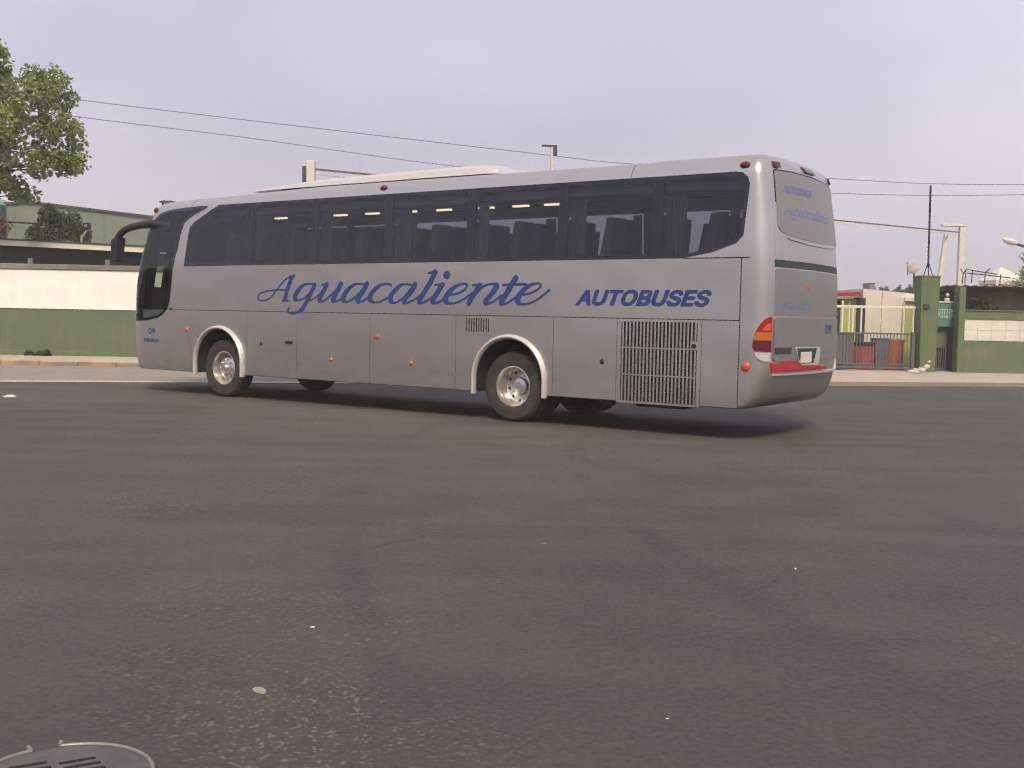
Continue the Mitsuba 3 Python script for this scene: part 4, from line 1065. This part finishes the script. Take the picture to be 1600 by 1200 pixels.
def scrap(name, x, y, z, size, seed, mat, label, cat_, h=.3):
    r = np.random.default_rng(seed); m = trimesh.creation.icosphere(2); v = np.array(m.vertices)
    v *= (.75 + .6 * (meshkit.noise(v * 2.2 + seed, seed)[:, None] - .3)); v = v * np.array([size, size * r.uniform(.4, .8), size * h]); v[:, 2] = np.maximum(v[:, 2], -size * h * .3)
    m.vertices = v; m.apply_transform(trimesh.transformations.rotation_matrix(r.uniform(0, 3), [0, 0, 1])); m.apply_translation([x, y, z - v[:, 2].min()])
    k = thing(name, label, cat_); scene[k] = mikit.ply(m, mat, 40)
scrap('paper_scrap', -8.37, -2.63, 0, .12, 3, 'paper_white', 'white paper scrap on the asphalt at the far left edge', 'litter')
scrap('paper_scrap', 5.25, -9.07, 0, .013, 4, 'paper_white', 'small pale scrap lying in the left foreground', 'litter')
scrap('paper_scrap', 6.65, -6.32, 0, .012, 5, 'paper_white', 'small white scrap lying in the right middle of the asphalt', 'litter')
scrap('paper_scrap', 7.18, -9.1, 0, .007, 6, 'paper_white', 'tiny white scrap lying at the bottom centre', 'litter')
scrap('paper_scrap', 5.05, -6.71, 0, .02, 9, 'brown_litter', 'tiny dull scrap in the middle of the asphalt', 'litter')
scrap('flat_stone', 5.73, -9.84, 0, .045, 7, 'pavement_concrete', 'flat pinkish stone patch near the manhole cover', 'stone', .10)
b = thing('plastic_bag', 'crumpled white plastic bag on the pavement before the green pillar', 'bag')
r6 = np.random.default_rng(2); bm = []
for (da, dz, s) in ((0, .08, .16), (.16, .12, .15), (.30, .22, .12), (.36, .38, .07), (-.16, .05, .13)):
    m = trimesh.creation.icosphere(2); v = np.array(m.vertices); v *= (.7 + .9 * (meshkit.noise(v * 2.5 + da * 9, 3)[:, None] - .3)); m.vertices = v * [s * .75, s * .5, s * .55] + [11.9 + da, 15.4, .10 + dz * .9]; bm.append(man(m))
bag = bm[0]
for x in bm[1:]: bag = bag + x
scene[b] = mikit.ply(loc(tm(bag)), 'paper_white', 30)
mp = np.array(LM[:3, :3].T @ np.array([3.4, 18.83, 0]))
scrap('debris_pile', 14.2 * U[0] + 12.75 * N[0], 14.2 * U[1] + 12.75 * N[1], .10, .42, 12, 'brown_litter', 'low brown heap of debris at the kerb, right edge', 'debris', .35)
gw = thing('weed_tuft', 'dark weed tuft growing at the foot of the left wall', 'weed')
cen = np.array([(-13.35, 16.2, .17)]) + r4.normal(size=(14, 3)) * [.16, .08, .05]
scene[gw] = mikit.ply(loc(leaves(cen, .08, 30, .07, 31)), 'leaf_dark')

# the low building across the yard that the bus windows mirror
tbk = thing('terminal_building', 'long low building across the yard, seen only mirrored in the bus windows', 'building')
put('wall', bx(-80, -24, -40, -30, 0, 3.6), 'green_wall', tbk)
put('roof', tm(m3.Manifold.hull_points(np.array([(-81, -41, 3.61), (-81, -28.5, 3.61), (-23, -41, 3.61), (-23, -28.5, 3.61), (-81, -41, 4.5), (-81, -28.5, 4.3), (-23, -41, 4.2), (-23, -28.5, 3.95)]))), 'dark_steel', tbk)
for x in np.arange(-77, -26, 4.0): put('door', bx(x, x + 2.4, -30, -29.96, 0, 2.9), 'dark_wall', tbk)

# ------------------------------------------------------------------ thin smoggy air
scene['air'] = {'type': 'homogeneous', 'albedo': {'type': 'rgb', 'value': [.95, .95, .95]}, 'sigma_t': .0014}
scene['haze'] = {'type': 'cube', 'to_world': T().translate([0, 0, 9]).scale([420, 420, 12]), 'bsdf': {'type': 'null'}, 'interior': {'type': 'ref', 'id': 'air'}}
scene['camera']['medium'] = {'type': 'ref', 'id': 'air'}
labels['haze'] = {'label': 'thin pale smog hanging over the yard and the street', 'category': 'haze', 'kind': 'stuff'}
